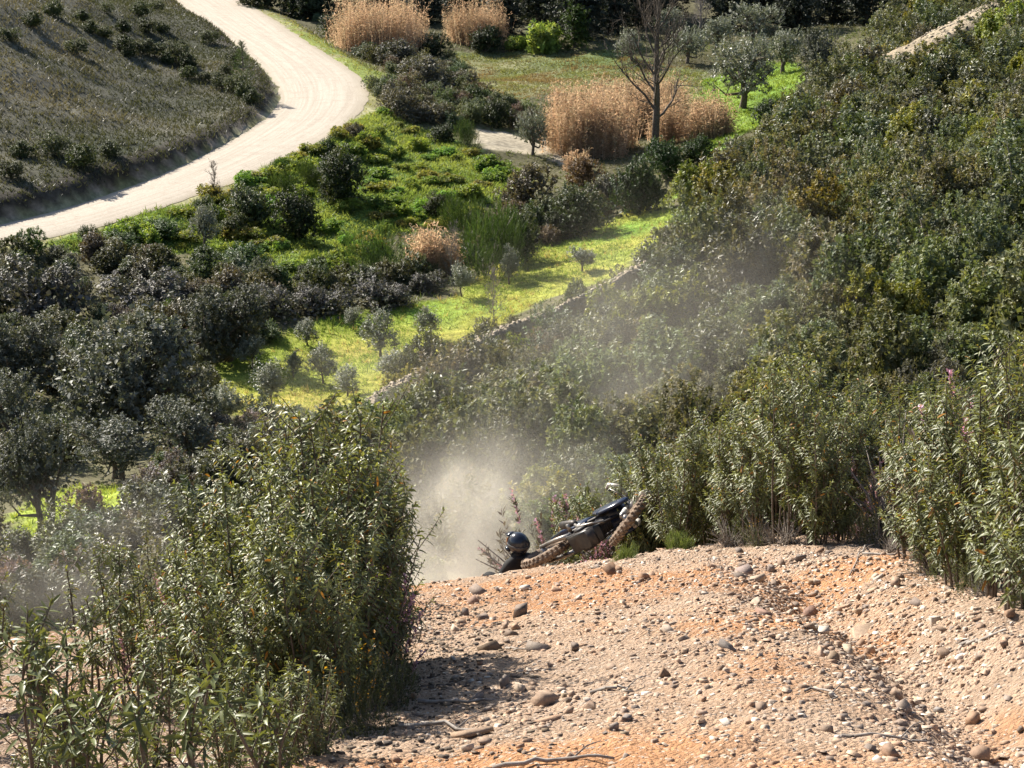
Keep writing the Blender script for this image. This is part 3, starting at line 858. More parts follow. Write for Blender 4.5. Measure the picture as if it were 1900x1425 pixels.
# evergreen oaks and bushes on the valley's near side
grow('holm_oak', OAK_B, 222, 815, 345, 255, 5.6, 4.1, 'broad dark grey-green evergreen oak with dense dome, biggest tree on the shaded slope', 'tree')
grow('holm_oak', OAK_S, 80, 990, 230, 260, 3.9, 3.5, 'thin-leaved oak with two bare leaning trunks in front of the small yellow-green glade', 'tree')
grow('holm_oak', OAK_S, 340, 880, 190, 160, 3.9, 3.5, 'small grey oak at the lower edge of the broad dark oak', 'tree')
grow('holm_oak', OAK_S, 215, 890, 210, 130, 3.9, 3.5, 'low grey oak above the small yellow-green glade', 'tree')
grow('holm_oak', OAK_S, 20, 850, 200, 190, 3.9, 3.5, 'grey oak at the picture edge beside the broad dark oak', 'tree')
grow('holm_oak', OAK_B, 425, 668, 195, 150, 5.6, 4.1, 'very dark rounded oak casting its shadow onto the meadow edge', 'tree', color=(.8, .8, .75))
grow('holm_oak', OAK_B, 40, 745, 210, 165, 5.6, 4.1, 'dark oak behind the broad dark oak by the picture edge', 'tree', color=(.75, .75, .72))
grow('evergreen_bush', BUSH, 240, 640, 170, 75, 2.6, 2.0, 'olive-brown rounded bush peeping over the broad dark oak', 'bush', color=(1.3, 1.05, .9))
grow('evergreen_bush', BUSH, 120, 640, 150, 80, 2.6, 2.0, 'olive bush between the bramble mound and the broad dark oak', 'bush', color=(1.1, .95, .85))
for u, v, w, h, lab in [(90, 600, 240, 130, 'high purple-grey bramble mound below the near end of the gravel road'),
                        (15, 560, 120, 100, 'purple-grey bramble mound cut off by the picture edge below the road'),
                        (265, 572, 210, 80, 'long low grey bramble thicket next to the bright green tuft'),
                        (500, 585, 150, 65, 'bramble thicket beside the dark rounded oak'), (600, 580, 150, 60, 'low bramble thicket at the near end of the meadow'),
                        (700, 562, 150, 55, 'low dark bramble band below the small reed clump'), (790, 540, 100, 45, 'bramble patch right of the small reed clump')]:
    grow('bramble_thicket', BRAM, u, v, w, h, 2.4, 1.2, lab, 'bramble')
grow('green_tuft', BROOM, 320, 598, 46, 55, 2.1, 1.9, 'small bright green tuft among the grey brambles', 'bush', color=(1.3, 1.3, 1.1))

# bank between the road and the creek
for u, v, w, h, pr, bw, bh, col, nm, lab in [
    (625, 375, 130, 110, BUSH, 2.6, 2.0, (.75, .8, .8), 'evergreen_bush', 'dark bush just below the outer road edge on the bend'),
    (555, 445, 120, 110, BUSH, 2.6, 2.0, (.7, .75, .75), 'evergreen_bush', 'dark bush with small grey top halfway down the road bank'),
    (470, 420, 130, 90, BUSH, 2.6, 2.0, (.85, .9, .85), 'evergreen_bush', 'dark green bush between the silvery bush and the bare twigs'),
    (380, 462, 78, 96, OLIVE_B, 5.4, 4.5, (.9, .9, .95), 'silvery_bush', 'silvery grey rounded olive bush under the bare roadside twigs'),
    (300, 440, 100, 45, BUSH, 2.6, 2.0, (.9, 1.2, .8), 'evergreen_bush', 'low green bush on the road bank left of the silvery bush'),
    (230, 470, 110, 45, BUSH, 2.6, 2.0, (.9, 1.1, .8), 'evergreen_bush', 'low green bush near the straight part of the road'),
    (450, 500, 120, 60, BUSH, 2.6, 2.0, (.8, 1.2, .8), 'evergreen_bush', 'green bush at the foot of the road bank above the dark oak'),
    (700, 512, 135, 110, BROOM, 2.1, 1.9, (1, 1.05, 1), 'broom_bush', 'dark green broom left of the small orange reed clump'),
    (905, 512, 170, 165, BROOM, 2.1, 1.9, (.9, .95, .95), 'broom_bush', 'largest dark green broom in the creek above the meadow'),
    (860, 445, 120, 100, BROOM, 2.1, 1.9, (1, 1, .9), 'broom_bush', 'dark green broom behind the largest broom'),
    (970, 480, 110, 110, BUSH, 2.6, 2.0, (.7, .75, .75), 'evergreen_bush', 'dark bush between the largest broom and the ivy-dark hedge'),
    (1085, 430, 150, 100, BUSH, 2.6, 2.0, (.85, .9, .8), 'evergreen_bush', 'rounded olive-green bush at the upper corner of the meadow'),
    (1040, 440, 80, 60, BUSH, 2.6, 2.0, (.7, .7, .7), 'evergreen_bush', 'small dark bush in front of the rounded olive-green bush'),
    (1180, 395, 140, 115, BUSH, 2.6, 2.0, (.7, .9, .7), 'evergreen_bush', 'dark green bush along the creek below the tall bare tree'),
    (1235, 330, 110, 85, BUSH, 2.6, 2.0, (.65, .95, .7), 'evergreen_bush', 'dark bush under the trunk of the tall bare tree'),
    (1290, 310, 90, 70, BUSH, 2.6, 2.0, (.6, .85, .65), 'evergreen_bush', 'darkest bush below the right end of the reeds'),
    (980, 395, 130, 95, HEATHG, 1.4, 1.1, (.85, .8, .8), 'grey_scrub', 'grey-brown leafless scrub below the lone grey olive'),
    (1075, 345, 90, 60, HEATHG, 1.4, 1.1, (1.2, .85, .7), 'grey_scrub', 'reddish-brown scrub in front of the large reed bed'),
    (868, 272, 60, 62, BROOM, 2.1, 1.9, (.75, .75, .85), 'broom_bush', 'dark upright broom beside the pale sandy bank'),
    (820, 262, 70, 40, BUSH, 2.6, 2.0, (.7, .75, .7), 'evergreen_bush', 'low dark bush left of the dark upright broom'),
    (930, 235, 80, 60, BUSH, 2.6, 2.0, (.75, .8, .8), 'evergreen_bush', 'dark bush between the field and the lone grey olive'),
    (1020, 232, 50, 55, BUSH, 2.6, 2.0, (.7, .9, .6), 'evergreen_bush', 'dark bush at the left end of the large reed bed'),
    (890, 195, 70, 45, BUSH, 2.6, 2.0, (.9, 1.1, .7), 'evergreen_bush', 'green bush at the near edge of the brown field'),
    (800, 170, 120, 70, HEATHG, 1.4, 1.1, (.75, .78, .85), 'grey_scrub', 'grey scrub between the road bend and the brown field'),
    (750, 130, 100, 60, HEATHG, 1.4, 1.1, (.75, .8, .9), 'grey_scrub', 'grey scrub below the left far reed bed'),
    (735, 210, 90, 55, HEATHG, 1.4, 1.1, (.8, .8, .85), 'grey_scrub', 'grey scrub just outside the road bend'),
    (790, 225, 90, 45, HEATHG, 1.4, 1.1, (.8, .8, .8), 'grey_scrub', 'low grey scrub right of the road bend above the bank'),
    (860, 160, 70, 40, HEATHG, 1.4, 1.1, (.8, .8, .85), 'grey_scrub', 'small grey scrub at the corner of the brown field'),
    (680, 110, 90, 40, BUSH, 2.6, 2.0, (.7, .75, .75), 'evergreen_bush', 'dark bush at the foot of the left far reed bed'),
    (620, 70, 80, 50, BUSH, 2.6, 2.0, (.65, .7, .75), 'evergreen_bush', 'dark bush between the road verge and the left far reed bed'),
    (560, 35, 120, 60, BUSH, 2.6, 2.0, (.65, .7, .75), 'evergreen_bush', 'dark bush by the road at the top of the picture'),
    (480, 10, 120, 55, BUSH, 2.6, 2.0, (.65, .7, .75), 'evergreen_bush', 'dark bush where the road leaves the picture'),
    (800, 110, 100, 55, BUSH, 2.6, 2.0, (.6, .65, .7), 'evergreen_bush', 'dark bush between the two far reed beds'),
    (900, 95, 90, 55, BUSH, 2.6, 2.0, (.6, .65, .7), 'evergreen_bush', 'dark bush under the right far reed bed'),
    (660, 255, 40, 30, HEATHG, 1.4, 1.1, (.7, .7, .8), 'grey_scrub', 'tiny grey scrub on the outer road edge at the bend'),
    (1430, 235, 90, 60, BUSH, 2.6, 2.0, (.6, .8, .65), 'evergreen_bush', 'dark low bush on the bright grass below the big olive'),
    (1610, 215, 60, 50, BUSH, 2.6, 2.0, (.6, .7, .65), 'evergreen_bush', 'solitary dark bush high on the scrub hillside')]:
    grow(nm, pr, u, v, w, h, bw, bh, lab, 'bush', color=col)

# reed beds
for i, (u, v, w, h, n, lab) in enumerate([
    (690, 92, 210, 95, 2300, 'wide orange dry reed bed beyond the road bend'), (880, 80, 110, 78, 1100, 'narrow orange dry reed bed left of the bright green mound'),
    (1100, 285, 165, 112, 2300, 'large orange dry reed bed left of the tall bare tree'), (1190, 250, 150, 100, 1800, 'orange dry reeds around the foot of the tall bare tree'),
    (1285, 262, 140, 84, 1600, 'orange dry reed bed right of the tall bare tree'), (1175, 215, 180, 66, 1500, 'orange dry reeds behind the tall bare tree'),
    (798, 512, 92, 82, 800, 'small orange reed clump standing alone in the creek'), (1072, 318, 40, 40, 250, 'little orange reed tuft by the stream'),
    (1050, 225, 50, 70, 350, 'thin reed tuft at the edge of the brown field')]):
    p = spot(u, v); sc = p[1] * (CP + SP * -p[2] / p[1]) / FPX
    TAKEN.append((p[0], p[1], w * sc * .5))
    thing('reed_bed', reed_clump(500 + i, w * sc * .5, w * sc * .36, n, h * sc / .95), lab, 'reeds', (p[0], p[1], p[2]), 0, 1, 'dry reed beds along the creek')

p = spot(1216, 275); thing('bare_tree', bare_tree(600, 13.0, .25), 'tall bare tree standing among the orange reeds', 'tree', p, .4)
p = spot(398, 372); thing('bare_sapling', bare_tree(601, 2.0, .03, deep=2), 'leafless twiggy sapling on the road edge above the silvery bush', 'tree', p)
p = spot(838, 520); thing('bare_sapling', bare_tree(602, 2.6, .03, M_TWIG, deep=2), 'bare thin poles right of the small reed clump', 'tree', p)
p = spot(1300, 70); thing('bare_tree', bare_tree(603, 5.5, .12, M_TWIG), 'pale bare tree with glinting branches at the top of the picture', 'tree', p, 1.0)
p = spot(452, 158); thing('pine_sapling', pine_sapling(604), 'young pine on the inner road edge at the bend', 'tree', p, 0, 1.5)
p = spot(918, 600); thing('bare_sapling', bare_tree(605, 2.3, .03, M_TWIG, deep=2), 'small leafless sapling at the right edge of the meadow', 'tree', p)

# olives
for u, v, w, h, lab in [(988, 288, 76, 92, 'lone grey olive by the stream'), (1378, 200, 165, 145, 'big olive with leaning dark trunk on bright green grass'),
                        (1172, 112, 80, 62, 'round grey olive left of the tall bare tree at the field edge'), (1275, 118, 90, 70, 'grey olive right of the tall bare tree at the field edge'),
                        (1330, 95, 90, 70, 'grey olive behind the big leaning olive'), (1452, 135, 110, 90, 'grey olive between the big leaning olive and the dark oak'),
                        (1400, 80, 110, 80, 'grey olive in the back row of the grove'), (1240, 70, 90, 60, 'farthest grey olive behind the tall bare tree')]:
    grow('olive_tree', OLIVE_B, u, v, w, h, 5.4, 4.5, lab, 'tree', 'olives in the grove')
grow('holm_oak', OAK_B, 1530, 165, 110, 115, 5.6, 4.1, 'dark oak at the foot of the scrub hillside beside the olive grove', 'tree')
for u, v, w, h, lab in [(706, 662, 80, 88, 'largest young olive, alone on the sunny meadow'), (797, 628, 58, 64, 'young olive right of the largest one on the meadow'),
                        (945, 528, 50, 74, 'young olive at the creek edge near the dust-free meadow end'), (857, 550, 50, 62, 'young pale olive between the reeds and the meadow'),
                        (503, 752, 84, 92, 'brownish young olive in the meadow corner above the big rockrose thicket'), (467, 684, 62, 66, 'grey young olive in the shade of the dark rounded oak'),
                        (600, 712, 62, 76, 'young olive half veiled by dust on the lower meadow'), (655, 612, 40, 46, 'small young olive at the far meadow edge'),
                        (645, 735, 60, 60, 'faint young olive behind the dust at the meadow foot'), (730, 705, 70, 60, 'grey young olive below the largest one'),
                        (570, 640, 50, 50, 'small young olive beside the dark rounded oak'), (1080, 505, 60, 50, 'small young olive at the meadow edge under the hillside'),
                        (425, 790, 70, 80, 'grey young olive next to the broad dark oak'), (545, 700, 46, 56, 'slim young olive on the lower meadow')]:
    grow('young_olive', OLIVE_S, u, v, w * 1.1, h * 1.05, 1.6, 2.0, lab, 'tree', 'young olives on the meadow')

# trees closing the valley at the top of the picture
BACK = [(930, 60, 90, 80, WOOD), (1075, 70, 110, 100, WOOD), (1130, 60, 90, 90, WOOD), (1180, 45, 90, 90, WOOD), (1230, 40, 100, 90, WOOD), (1360, 50, 110, 90, WOOD),
        (1420, 35, 110, 90, WOOD), (1480, 60, 100, 90, WOOD), (1540, 40, 120, 90, WOOD), (1610, 45, 110, 90, WOOD), (1680, 20, 110, 80, WOOD), (1000, 40, 110, 90, WOOD),
        (860, 30, 100, 70, WOOD), (780, 40, 90, 60, WOOD), (1750, 5, 110, 60, WOOD), (560, 5, 100, 60, WOOD), (640, 10, 100, 60, WOOD)]
_bl = ['at the left end of the valley wood', 'behind the bright green ivy mound', 'left of the tall bare tree', 'straight behind the tall bare tree', 'right behind the tall bare tree',
       'behind the back olive row', 'over the olive grove', 'left of the dark oak by the hillside', 'above the dark oak by the hillside', 'where grove and hillside meet',
       'on top of the scrub hillside', 'above the bright green ivy mound', 'behind the right far reed bed', 'between the far reed beds', 'at the far dirt track',
       'beyond the road at the top edge', 'behind the left far reed bed']
for (u, v, w, h, pr), l in zip(BACK, _bl):
    grow('woodland_tree', pr, u, v, w * 1.25, h * 1.2, 7.8, 8.4, 'dark leafy tree ' + l, 'tree', 'trees of the valley wood')
g2 = rng(77)
for k in range(46):                     # the wood goes on above the picture
    x = -24 + 80 * g2.random(); y = 158 + 40 * g2.random()
    thing('woodland_tree', WOOD[k % 3], 'dark tree of the dense wood closing the valley', 'tree', (x, y, float(H(x, y)) - .2), g2.random() * 6, .8 + .5 * g2.random(), 'far trees of the valley wood')
grow('ivy_mound', LUSH, 1005, 92, 105, 62, 1.2, .62, 'bright green ivy mound at the far side of the field', 'bush')
grow('ivy_mound', LUSH, 960, 92, 60, 32, 1.2, .62, 'lower bright green mound at the far field edge', 'bush')
grow('ivy_tree', IVYT, 1068, 88, 80, 100, 4.2, 6.3, 'tree hung with green ivy beside the bright mound', 'tree')

# ------------------------------------------------------------------ scrub on the right hillside
def near_path(x, y, pts, r):
    c = poly_line(np.array(pts)[:, :2], 60)
    return ((x[:, None] - c[None, :, 0]) ** 2 + (y[:, None] - c[None, :, 1]) ** 2).min(1) < r * r
def free(x, y):
    ok = np.ones(len(x), bool)
    for a, b, r in TAKEN: ok &= (x - a) ** 2 + (y - b) ** 2 > (r * .9) ** 2
    return ok
SCRUB = [(560, 860), (700, 770), (775, 705), (885, 655), (960, 612), (1065, 580), (1180, 545), (1280, 455), (1350, 355), (1490, 240), (1610, 130), (1720, 20), (1800, -60), (2200, -60), (2300, 1100), (1500, 1100), (820, 1110), (560, 1110)]
gs = rng(31)
cell = 1.42
gx, gy = np.meshgrid(np.arange(-22, 46, cell), np.arange(23.5, 135, cell))
sx = (gx + (gs.random(gx.shape) - .5) * cell * .9).ravel(); sy = (gy + (gs.random(gx.shape) - .5) * cell * .9).ravel()
sz = H(sx, sy)
pu, pv = to_px(sx, sy, sz)
ok = inside(pu, pv, SCRUB) & free(sx, sy) & (~near_path(sx, sy + 1.3, TRACK2, 2.1) | (fbm(sx, sy, 1.1, 1, 96) > .37)) & (~near_path(sx, sy + .8, TRACK3, 1.1) | (fbm(sx, sy, 1.1, 1, 97) > .2)) & ~near_path(sx, sy + 2.6, TRACK4, 3.6)
ok &= fbm(sx, sy, 3.0, 2, 91) > -.42
sx, sy, sz, pu, pv = sx[ok], sy[ok], sz[ok], pu[ok], pv[ok]
kind = gs.random(len(sx)); kn = fbm(sx, sy, 9, 2, 92)
def scrub_kind(i):
    k = kind[i] + kn[i] * .5
    # rockrose mixes in nearer the track, green arbutus on the shaded right, heath elsewhere
    if pu[i] > 1500 and pv[i] > 420 and k < .22: return 'green'
    if k < .20: return 'rock'
    if k < .30: return 'grey'
    if kind[i] > .89: return 'yell'
    return 'heath'
order = np.argsort(sy)
LIM = {'heath': 300, 'grey': 220, 'rock': 260, 'green': 160, 'yell': 90}
CNT = {k: 0 for k in LIM}
SPEC = {'heath': ('heath_shrub', HEATH, 'olive heath shrub in the hillside scrub', 'heath shrubs on the hillside'),
        'grey': ('grey_heath', HEATHG, 'grey-brown heath shrub in the hillside scrub', 'grey heath shrubs on the hillside'),
        'rock': ('rockrose_shrub', ROCKF, 'glossy rockrose shrub in the hillside scrub', 'rockroses on the hillside'),
        'green': ('green_shrub', GREENS, 'dark green shrub in the hillside scrub', 'green shrubs on the hillside'),
        'yell': ('yellow_green_shrub', YELLS, 'yellow-green shrub in the hillside scrub', 'yellow-green shrubs on the hillside')}
REST = {k: [] for k in LIM}
def below_path(u, v): return v > np.interp(u, [560, 700, 860, 1040, 1300, 1440, 1600], [890, 808, 715, 632, 482, 392, 250])
HZ = [(lambda u, v: v < 170, 'around the pale track at the top'), (lambda u, v: not below_path(u, v) and u < 1000, 'between meadow foot and stony path'), (lambda u, v: not below_path(u, v), 'between creek bushes and stony path'),
      (lambda u, v: v > 930, 'right behind the crest'), (lambda u, v: u < 1000 and v > 760, 'behind the dust plume'), (lambda u, v: u < 1250 and v > 600, 'just below the stony path, in the dust veil'),
      (lambda u, v: u < 1400 and v <= 600, 'beside the upper stony path'), (lambda u, v: u < 1560 and v > 600, 'above the motorcycle'), (lambda u, v: u < 1560, 'in the middle of the slope'),
      (lambda u, v: v > 620, 'over the right rockrose bank'), (lambda u, v: v > 400, 'in the shaded right part'), (lambda u, v: True, 'high on the right')]
for i in order:
    k = scrub_kind(i)
    far_s = 1.0 + .25 * (sy[i] > 70)
    s = (.85 + 1.0 * gs.random() ** 1.6) * far_s * (.62 if sy[i] < 33 else 1) * 1.12
    if not below_path(pu[i], pv[i]) and pu[i] < 1250: s *= .68
    tr = (sx[i], sy[i], sz[i] - .06)
    rz = gs.random() * 6.28
    if CNT[k] < LIM[k] and -60 < pu[i] < 1960 and -40 < pv[i] < 1150:
        nm, pr, lab, grp = SPEC[k]
        lab = lab + ' ' + next(t for f, t in HZ if f(pu[i], pv[i]))
        t = np.array([.90, .90, .86]) + gs.random(3) * np.array([.26, .24, .24])
        thing(nm, pr[int(gs.integers(0, len(pr)))], lab, 'shrub', tr, rz, (s, s, s * (.85 + .4 * gs.random())), grp, t)
        CNT[k] += 1
    else: REST[k].append((*tr, rz, s))

def scatter(name, pts, protos, label, cat='shrub'):
    """the mass that is left: points carrying copies of a plant mesh (geometry nodes)."""
    pts = np.array(pts)
    me = bpy.data.meshes.new(name); me.vertices.add(len(pts)); me.vertices.foreach_set('co', pts[:, :3].astype(np.float32).ravel())
    for an, dat in (('rz', pts[:, 3]), ('sc', pts[:, 4])):
        a = me.attributes.new(an, 'FLOAT', 'POINT'); a.data.foreach_set('value', dat.astype(np.float32))
    o = tag(link(name, me), label, cat, kind='stuff')
    ng = bpy.data.node_groups.new(name, 'GeometryNodeTree')
    ng.interface.new_socket('Geometry', in_out='INPUT', socket_type='NodeSocketGeometry'); ng.interface.new_socket('Geometry', in_out='OUTPUT', socket_type='NodeSocketGeometry')
    N = ng.nodes.new; Lk = ng.links.new
    gi = N('NodeGroupInput'); go = N('NodeGroupOutput')
    mp = N('GeometryNodeMeshToPoints'); Lk(gi.outputs[0], mp.inputs[0])
    io = N('GeometryNodeInstanceOnPoints'); Lk(mp.outputs[0], io.inputs[0])
    g2i = N('GeometryNodeGeometryToInstance')
    for ob in protos:
        oi = N('GeometryNodeObjectInfo'); oi.inputs[0].default_value = ob; oi.transform_space = 'ORIGINAL'
        Lk(oi.outputs['Geometry'], g2i.inputs[0])
    Lk(g2i.outputs[0], io.inputs['Instance'])
    io.inputs['Pick Instance'].default_value = True
    ix = N('GeometryNodeInputIndex'); Lk(ix.outputs[0], io.inputs['Instance Index'])
    na = N('GeometryNodeInputNamedAttribute'); na.data_type = 'FLOAT'; na.inputs[0].default_value = 'rz'
    cx = N('ShaderNodeCombineXYZ'); Lk(na.outputs[0], cx.inputs[2]); Lk(cx.outputs[0], io.inputs['Rotation'])
    nb = N('GeometryNodeInputNamedAttribute'); nb.data_type = 'FLOAT'; nb.inputs[0].default_value = 'sc'
    Lk(nb.outputs[0], io.inputs['Scale'])
    Lk(io.outputs[0], go.inputs[0])
    md = o.modifiers.new('scatter', 'NODES'); md.node_group = ng
    return o
def first_objs(pr): return [next(o for o in COL.objects if o.data is m) for m in pr if any(o.data is m for o in COL.objects)]
for k, v in REST.items():
    if v: scatter('far_' + SPEC[k][0].replace('_shrub', '') + '_scrub', v, first_objs(SPEC[k][1]), {'heath': 'far olive-brown heath scrub on the upper hillside', 'grey': 'far grey heath scrub on the upper hillside', 'rock': 'far glossy rockrose scrub on the upper hillside', 'green': 'far dark green scrub on the upper hillside', 'yell': 'far yellow-green scrub on the upper hillside'}[k])
print('SCRUB', CNT, {k: len(v) for k, v in REST.items()})

# scrub on the shaded slope below the oaks and along the creek
LEFTS = [(-80, 1000), (60, 1000), (260, 930), (430, 800), (560, 800), (640, 850), (560, 1110), (300, 1180), (-80, 1250)]
CREEK = [(-80, 560), (60, 470), (200, 478), (450, 520), (640, 520), (760, 510), (860, 420), (1000, 400), (1150, 350), (1250, 320), (1150, 430), (1040, 445), (900, 505), (640, 580), (530, 610), (400, 690), (380, 800), (250, 900), (60, 900), (-80, 980)]
CROSSP = [(560, 30), (700, 70), (830, 110), (900, 180), (1040, 230), (1000, 250), (900, 225), (860, 250), (740, 215), (690, 165), (740, 150)]
cell = 1.15
gx, gy = np.meshgrid(np.arange(-40, 20, cell), np.arange(23.5, 155, cell))
ax_ = (gx + (gs.random(gx.shape) - .5) * cell * .9).ravel(); ay = (gy + (gs.random(gx.shape) - .5) * cell * .9).ravel()
az = H(ax_, ay); au, av = to_px(ax_, ay, az); fr = free(ax_, ay)
UZ = [(lambda u, v: v < 120, 'under the far reed beds'), (lambda u, v: v < 260 and u > 860, 'near the sandy stream bank'), (lambda u, v: v < 260, 'right of the road bend'), (lambda u, v: u > 1000, 'below the large reed bed'),
      (lambda u, v: u > 760 and v < 520, 'beside the dark brooms'), (lambda u, v: v < 600 and u > 400, 'around the long bramble band'), (lambda u, v: v < 600, 'around the high bramble mound'), (lambda u, v: v < 720, 'behind the broad dark oak'),
      (lambda u, v: v < 860, 'around the foot of the broad dark oak'), (lambda u, v: u < 200, 'near the two leaning oak trunks'), (lambda u, v: u < 420, 'left behind the big near thicket'), (lambda u, v: True, 'right behind the big near thicket')]
for poly, lab, grp, prs in [(LEFTS, 'grey scrub shrub', 'shrubs on the dusty slope', HEATHG + ROCKF),
                            (CREEK, 'dark undergrowth shrub', 'undergrowth along the creek', HEATHG + GREENS + ROCKF),
                            (CROSSP, 'grey-green scrub shrub', 'shrubs outside the road bend', HEATHG + HEATH)]:
    m = inside(au, av, poly) & fr & (fbm(ax_, ay, 4, 2, 95) > -.3)
    if poly is CREEK: m &= ~inside(ax_, ay, Z_BANK) & ~inside(ax_, ay, Z_MEADOW)
    ids = np.nonzero(m)[0][:290]
    for i in ids:
        s = .7 + .6 * gs.random()
        lb = lab + ' ' + next(t for f, t in UZ if f(au[i], av[i]))
        thing({'s': 'dusty_shrub', 'u': 'creek_shrub'}.get(grp[0] if 'dusty' in grp or grp[0] == 'u' else '', 'roadside_shrub'), prs[int(gs.integers(0, len(prs)))], lb, 'shrub', (ax_[i], ay[i], az[i] - .05), gs.random() * 6.28, (s, s, s * .9), grp, .75 + .35 * gs.random(3))
    print(grp, len(ids))

# low dark shrubs on the hill above the road
DARKH = [(150, 40), (195, 70), (230, 95), (262, 100), (285, 105), (330, 115), (345, 125), (300, 60), (260, 30), (380, 150), (400, 150), (420, 140), (470, 190), (455, 180), (500, 185), (490, 195), (290, 20), (200, 25), (170, 60), (100, 30), (60, 50), (20, 75),
         (390, 80), (100, 290), (45, 290), (205, 290), (150, 310), (20, 330), (140, 100), (430, 120), (335, 95), (240, 105), (350, 145), (275, 60), (410, 165), (440, 170), (225, 60), (310, 118)]
for i, (u, v) in enumerate(DARKH):
    p = spot(u, v); s = .5 + .5 * gs.random()
    if road_dist(np.array([p[0]]), np.array([p[1]]))[0][0] < .6: continue
    thing('low_dark_shrub', (GREENS + HEATH)[i % 6], 'low dark shrub on the grassy hill ' + ('close to the inner road edge' if (u > 370 or v > 280) else 'in the dark row below the young pine' if u > 290 else 'in the dark row across the hill' if v > 80 else 'at the top of the picture'), 'shrub', p, gs.random() * 6, (s * 1.3, s * 1.3, s), 'dark shrubs on the grassy hill', (.62, .68, .62))

# darker bushes breaking up the road bank
gk = rng(15); n = 0
BW = ['upper', 'middle', 'lower']
while n < 17:
    u, v = 150 + 800 * gk.random(), 250 + 260 * gk.random()
    p = spot(u, v)
    if not inside(np.array([p[0]]), np.array([p[1]]), Z_BANK)[0]: continue
    n += 1; s = .35 + .5 * gk.random()
    thing('bank_bush', (BUSH + BROOM)[n % 6], 'small dark bush in the green herbs of the ' + BW[0 if v < 340 else 1 if v < 430 else 2] + ' road bank ' + ('near the straight road' if u < 450 else 'below the bend' if u < 700 else 'towards the stream'), 'bush', (p[0], p[1], p[2] - .05), gk.random() * 6, (s, s, s * .9), 'dark bushes on the road bank', (.75 + .3 * gk.random(), .8 + .3 * gk.random(), .8))
# lush clumps on the road bank
gl = rng(5); n = 0
while n < 150:
    u, v = 90 + 880 * gl.random(), 210 + 320 * gl.random()
    p = spot(u, v)
    if not inside(np.array([p[0]]), np.array([p[1]]), Z_BANK)[0]: continue
    n += 1
    s = .55 + .8 * gl.random()
    thing('lush_clump', LUSH[n % 3], 'bright green leafy clump ' + ('right along the road edge' if v < 455 - .27 * u + 20 or (u > 560 and v < 290) else 'on the upper road bank' if v < 520 - .30 * u else 'among the dark bank bushes' if u < 620 else 'low on the road bank above the brooms'), 'plant', (p[0], p[1], p[2] - .05), gl.random() * 6, (s * 1.3, s * 1.3, s * (.7 + .5 * gl.random())), 'lush clumps on the road bank', (.75 + .5 * gl.random(), .75 + .35 * gl.random(), .8))
# ================================================================== ground cover that nobody could count
def cover(name, label, n, x0, x1, y0, y1, test, h, w, colf, blades=3, mat=None, seed=1, lean=.5, clump=None):
    g = rng(seed)
    x = x0 + (x1 - x0) * g.random(n * 4); y = y0 + (y1 - y0) * g.random(n * 4)
    m = test(x, y); x = x[m][:n]; y = y[m][:n]
    if clump is not None:
        k = clump(x, y) > g.random(len(x)); x, y = x[k], y[k]
    z = H(x, y)
    c = colf(x, y, g)
    n = len(x)
    p = np.repeat(np.stack([x, y, z - .02], 1), blades, 0) + g.normal(size=(n * blades, 3)) * np.array([.05, .05, 0])
    d = unit(np.array([0, 0, 1.0]) + g.normal(size=(n * blades, 3)) * np.array([lean, lean, .15]))
    hh = h * (.5 + g.random(n * blades)) * np.repeat(.6 + .9 * (fbm(x, y, 1.5, 2, seed + 3) + .5), blades)
    mb = MB()
    leaves(mb, p, d, hh, w * (.6 + .8 * g.random(n * blades)), np.clip(np.repeat(c, blades, 0) * (.75 + .5 * g.random((n * blades, 1))), .01, .9), 'blade', .2, g, N=g.normal(size=(n * blades, 3)))
    return tag(link(name, mb.mesh(name, mat or M_GRASS)), label, 'grass', kind='stuff')
def mixcol(a, b, t): return np.array(a) * (1 - t[:, None]) + np.array(b) * t[:, None]
def inz(poly, amp=.5): return lambda x, y: zone(x, y, poly, amp)
cover('meadow_grass', 'short sunlit yellow-green grass of the meadow', 34000, -22, 20, 52, 95, inz(Z_MEADOW), .12, .035,
      lambda x, y, g: mixcol((.21, .29, .075), (.37, .37, .115), sst(-.3, .35, fbm(x, y, 5, 3, 41))), seed=11)
cover('meadow_weeds', 'scattered taller weeds and dry tufts in the meadow', 3200, -22, 20, 52, 95, inz(Z_MEADOW), .30, .035, lambda x, y, g: mixcol((.13, .19, .05), (.36, .29, .14), (g.random(len(x)) > .6) * 1.0), blades=6, seed=21, clump=lambda x, y: .25 + 1.6 * np.clip(fbm(x, y, 2.5, 2, 48), 0, 1))
cover('grove_grass', 'bright green grass under the olives', 9000, 5, 35, 85, 145, inz(Z_GROVE), .22, .06, lambda x, y, g: mixcol((.13, .21, .04), (.20, .26, .055), g.random(len(x))), seed=12)
cover('bank_grass', 'lush green herbs on the bank below the road', 34000, -35, 12, 68, 125, inz(Z_BANK), .30, .06, lambda x, y, g: mixcol((.16, .23, .06), (.27, .33, .095), sst(-.3, .4, fbm(x, y, 3, 3, 43))), seed=13, lean=.8)
cover('field_grass', 'thin greyish green growth on the brown field', 14000, -12, 25, 112, 150, inz(Z_FIELD), .16, .06, lambda x, y, g: mixcol((.17, .19, .08), (.20, .15, .09), sst(-.2, .35, fbm(x, y, 2.5, 3, 44))), seed=14)
cover('glade_grass', 'yellow-green grass of the small glade under the oaks', 3500, -26, -8, 32, 56, inz(Z_GLADE, .3), .15, .04, lambda x, y, g: mixcol((.16, .25, .035), (.30, .32, .05), g.random(len(x))), seed=15)
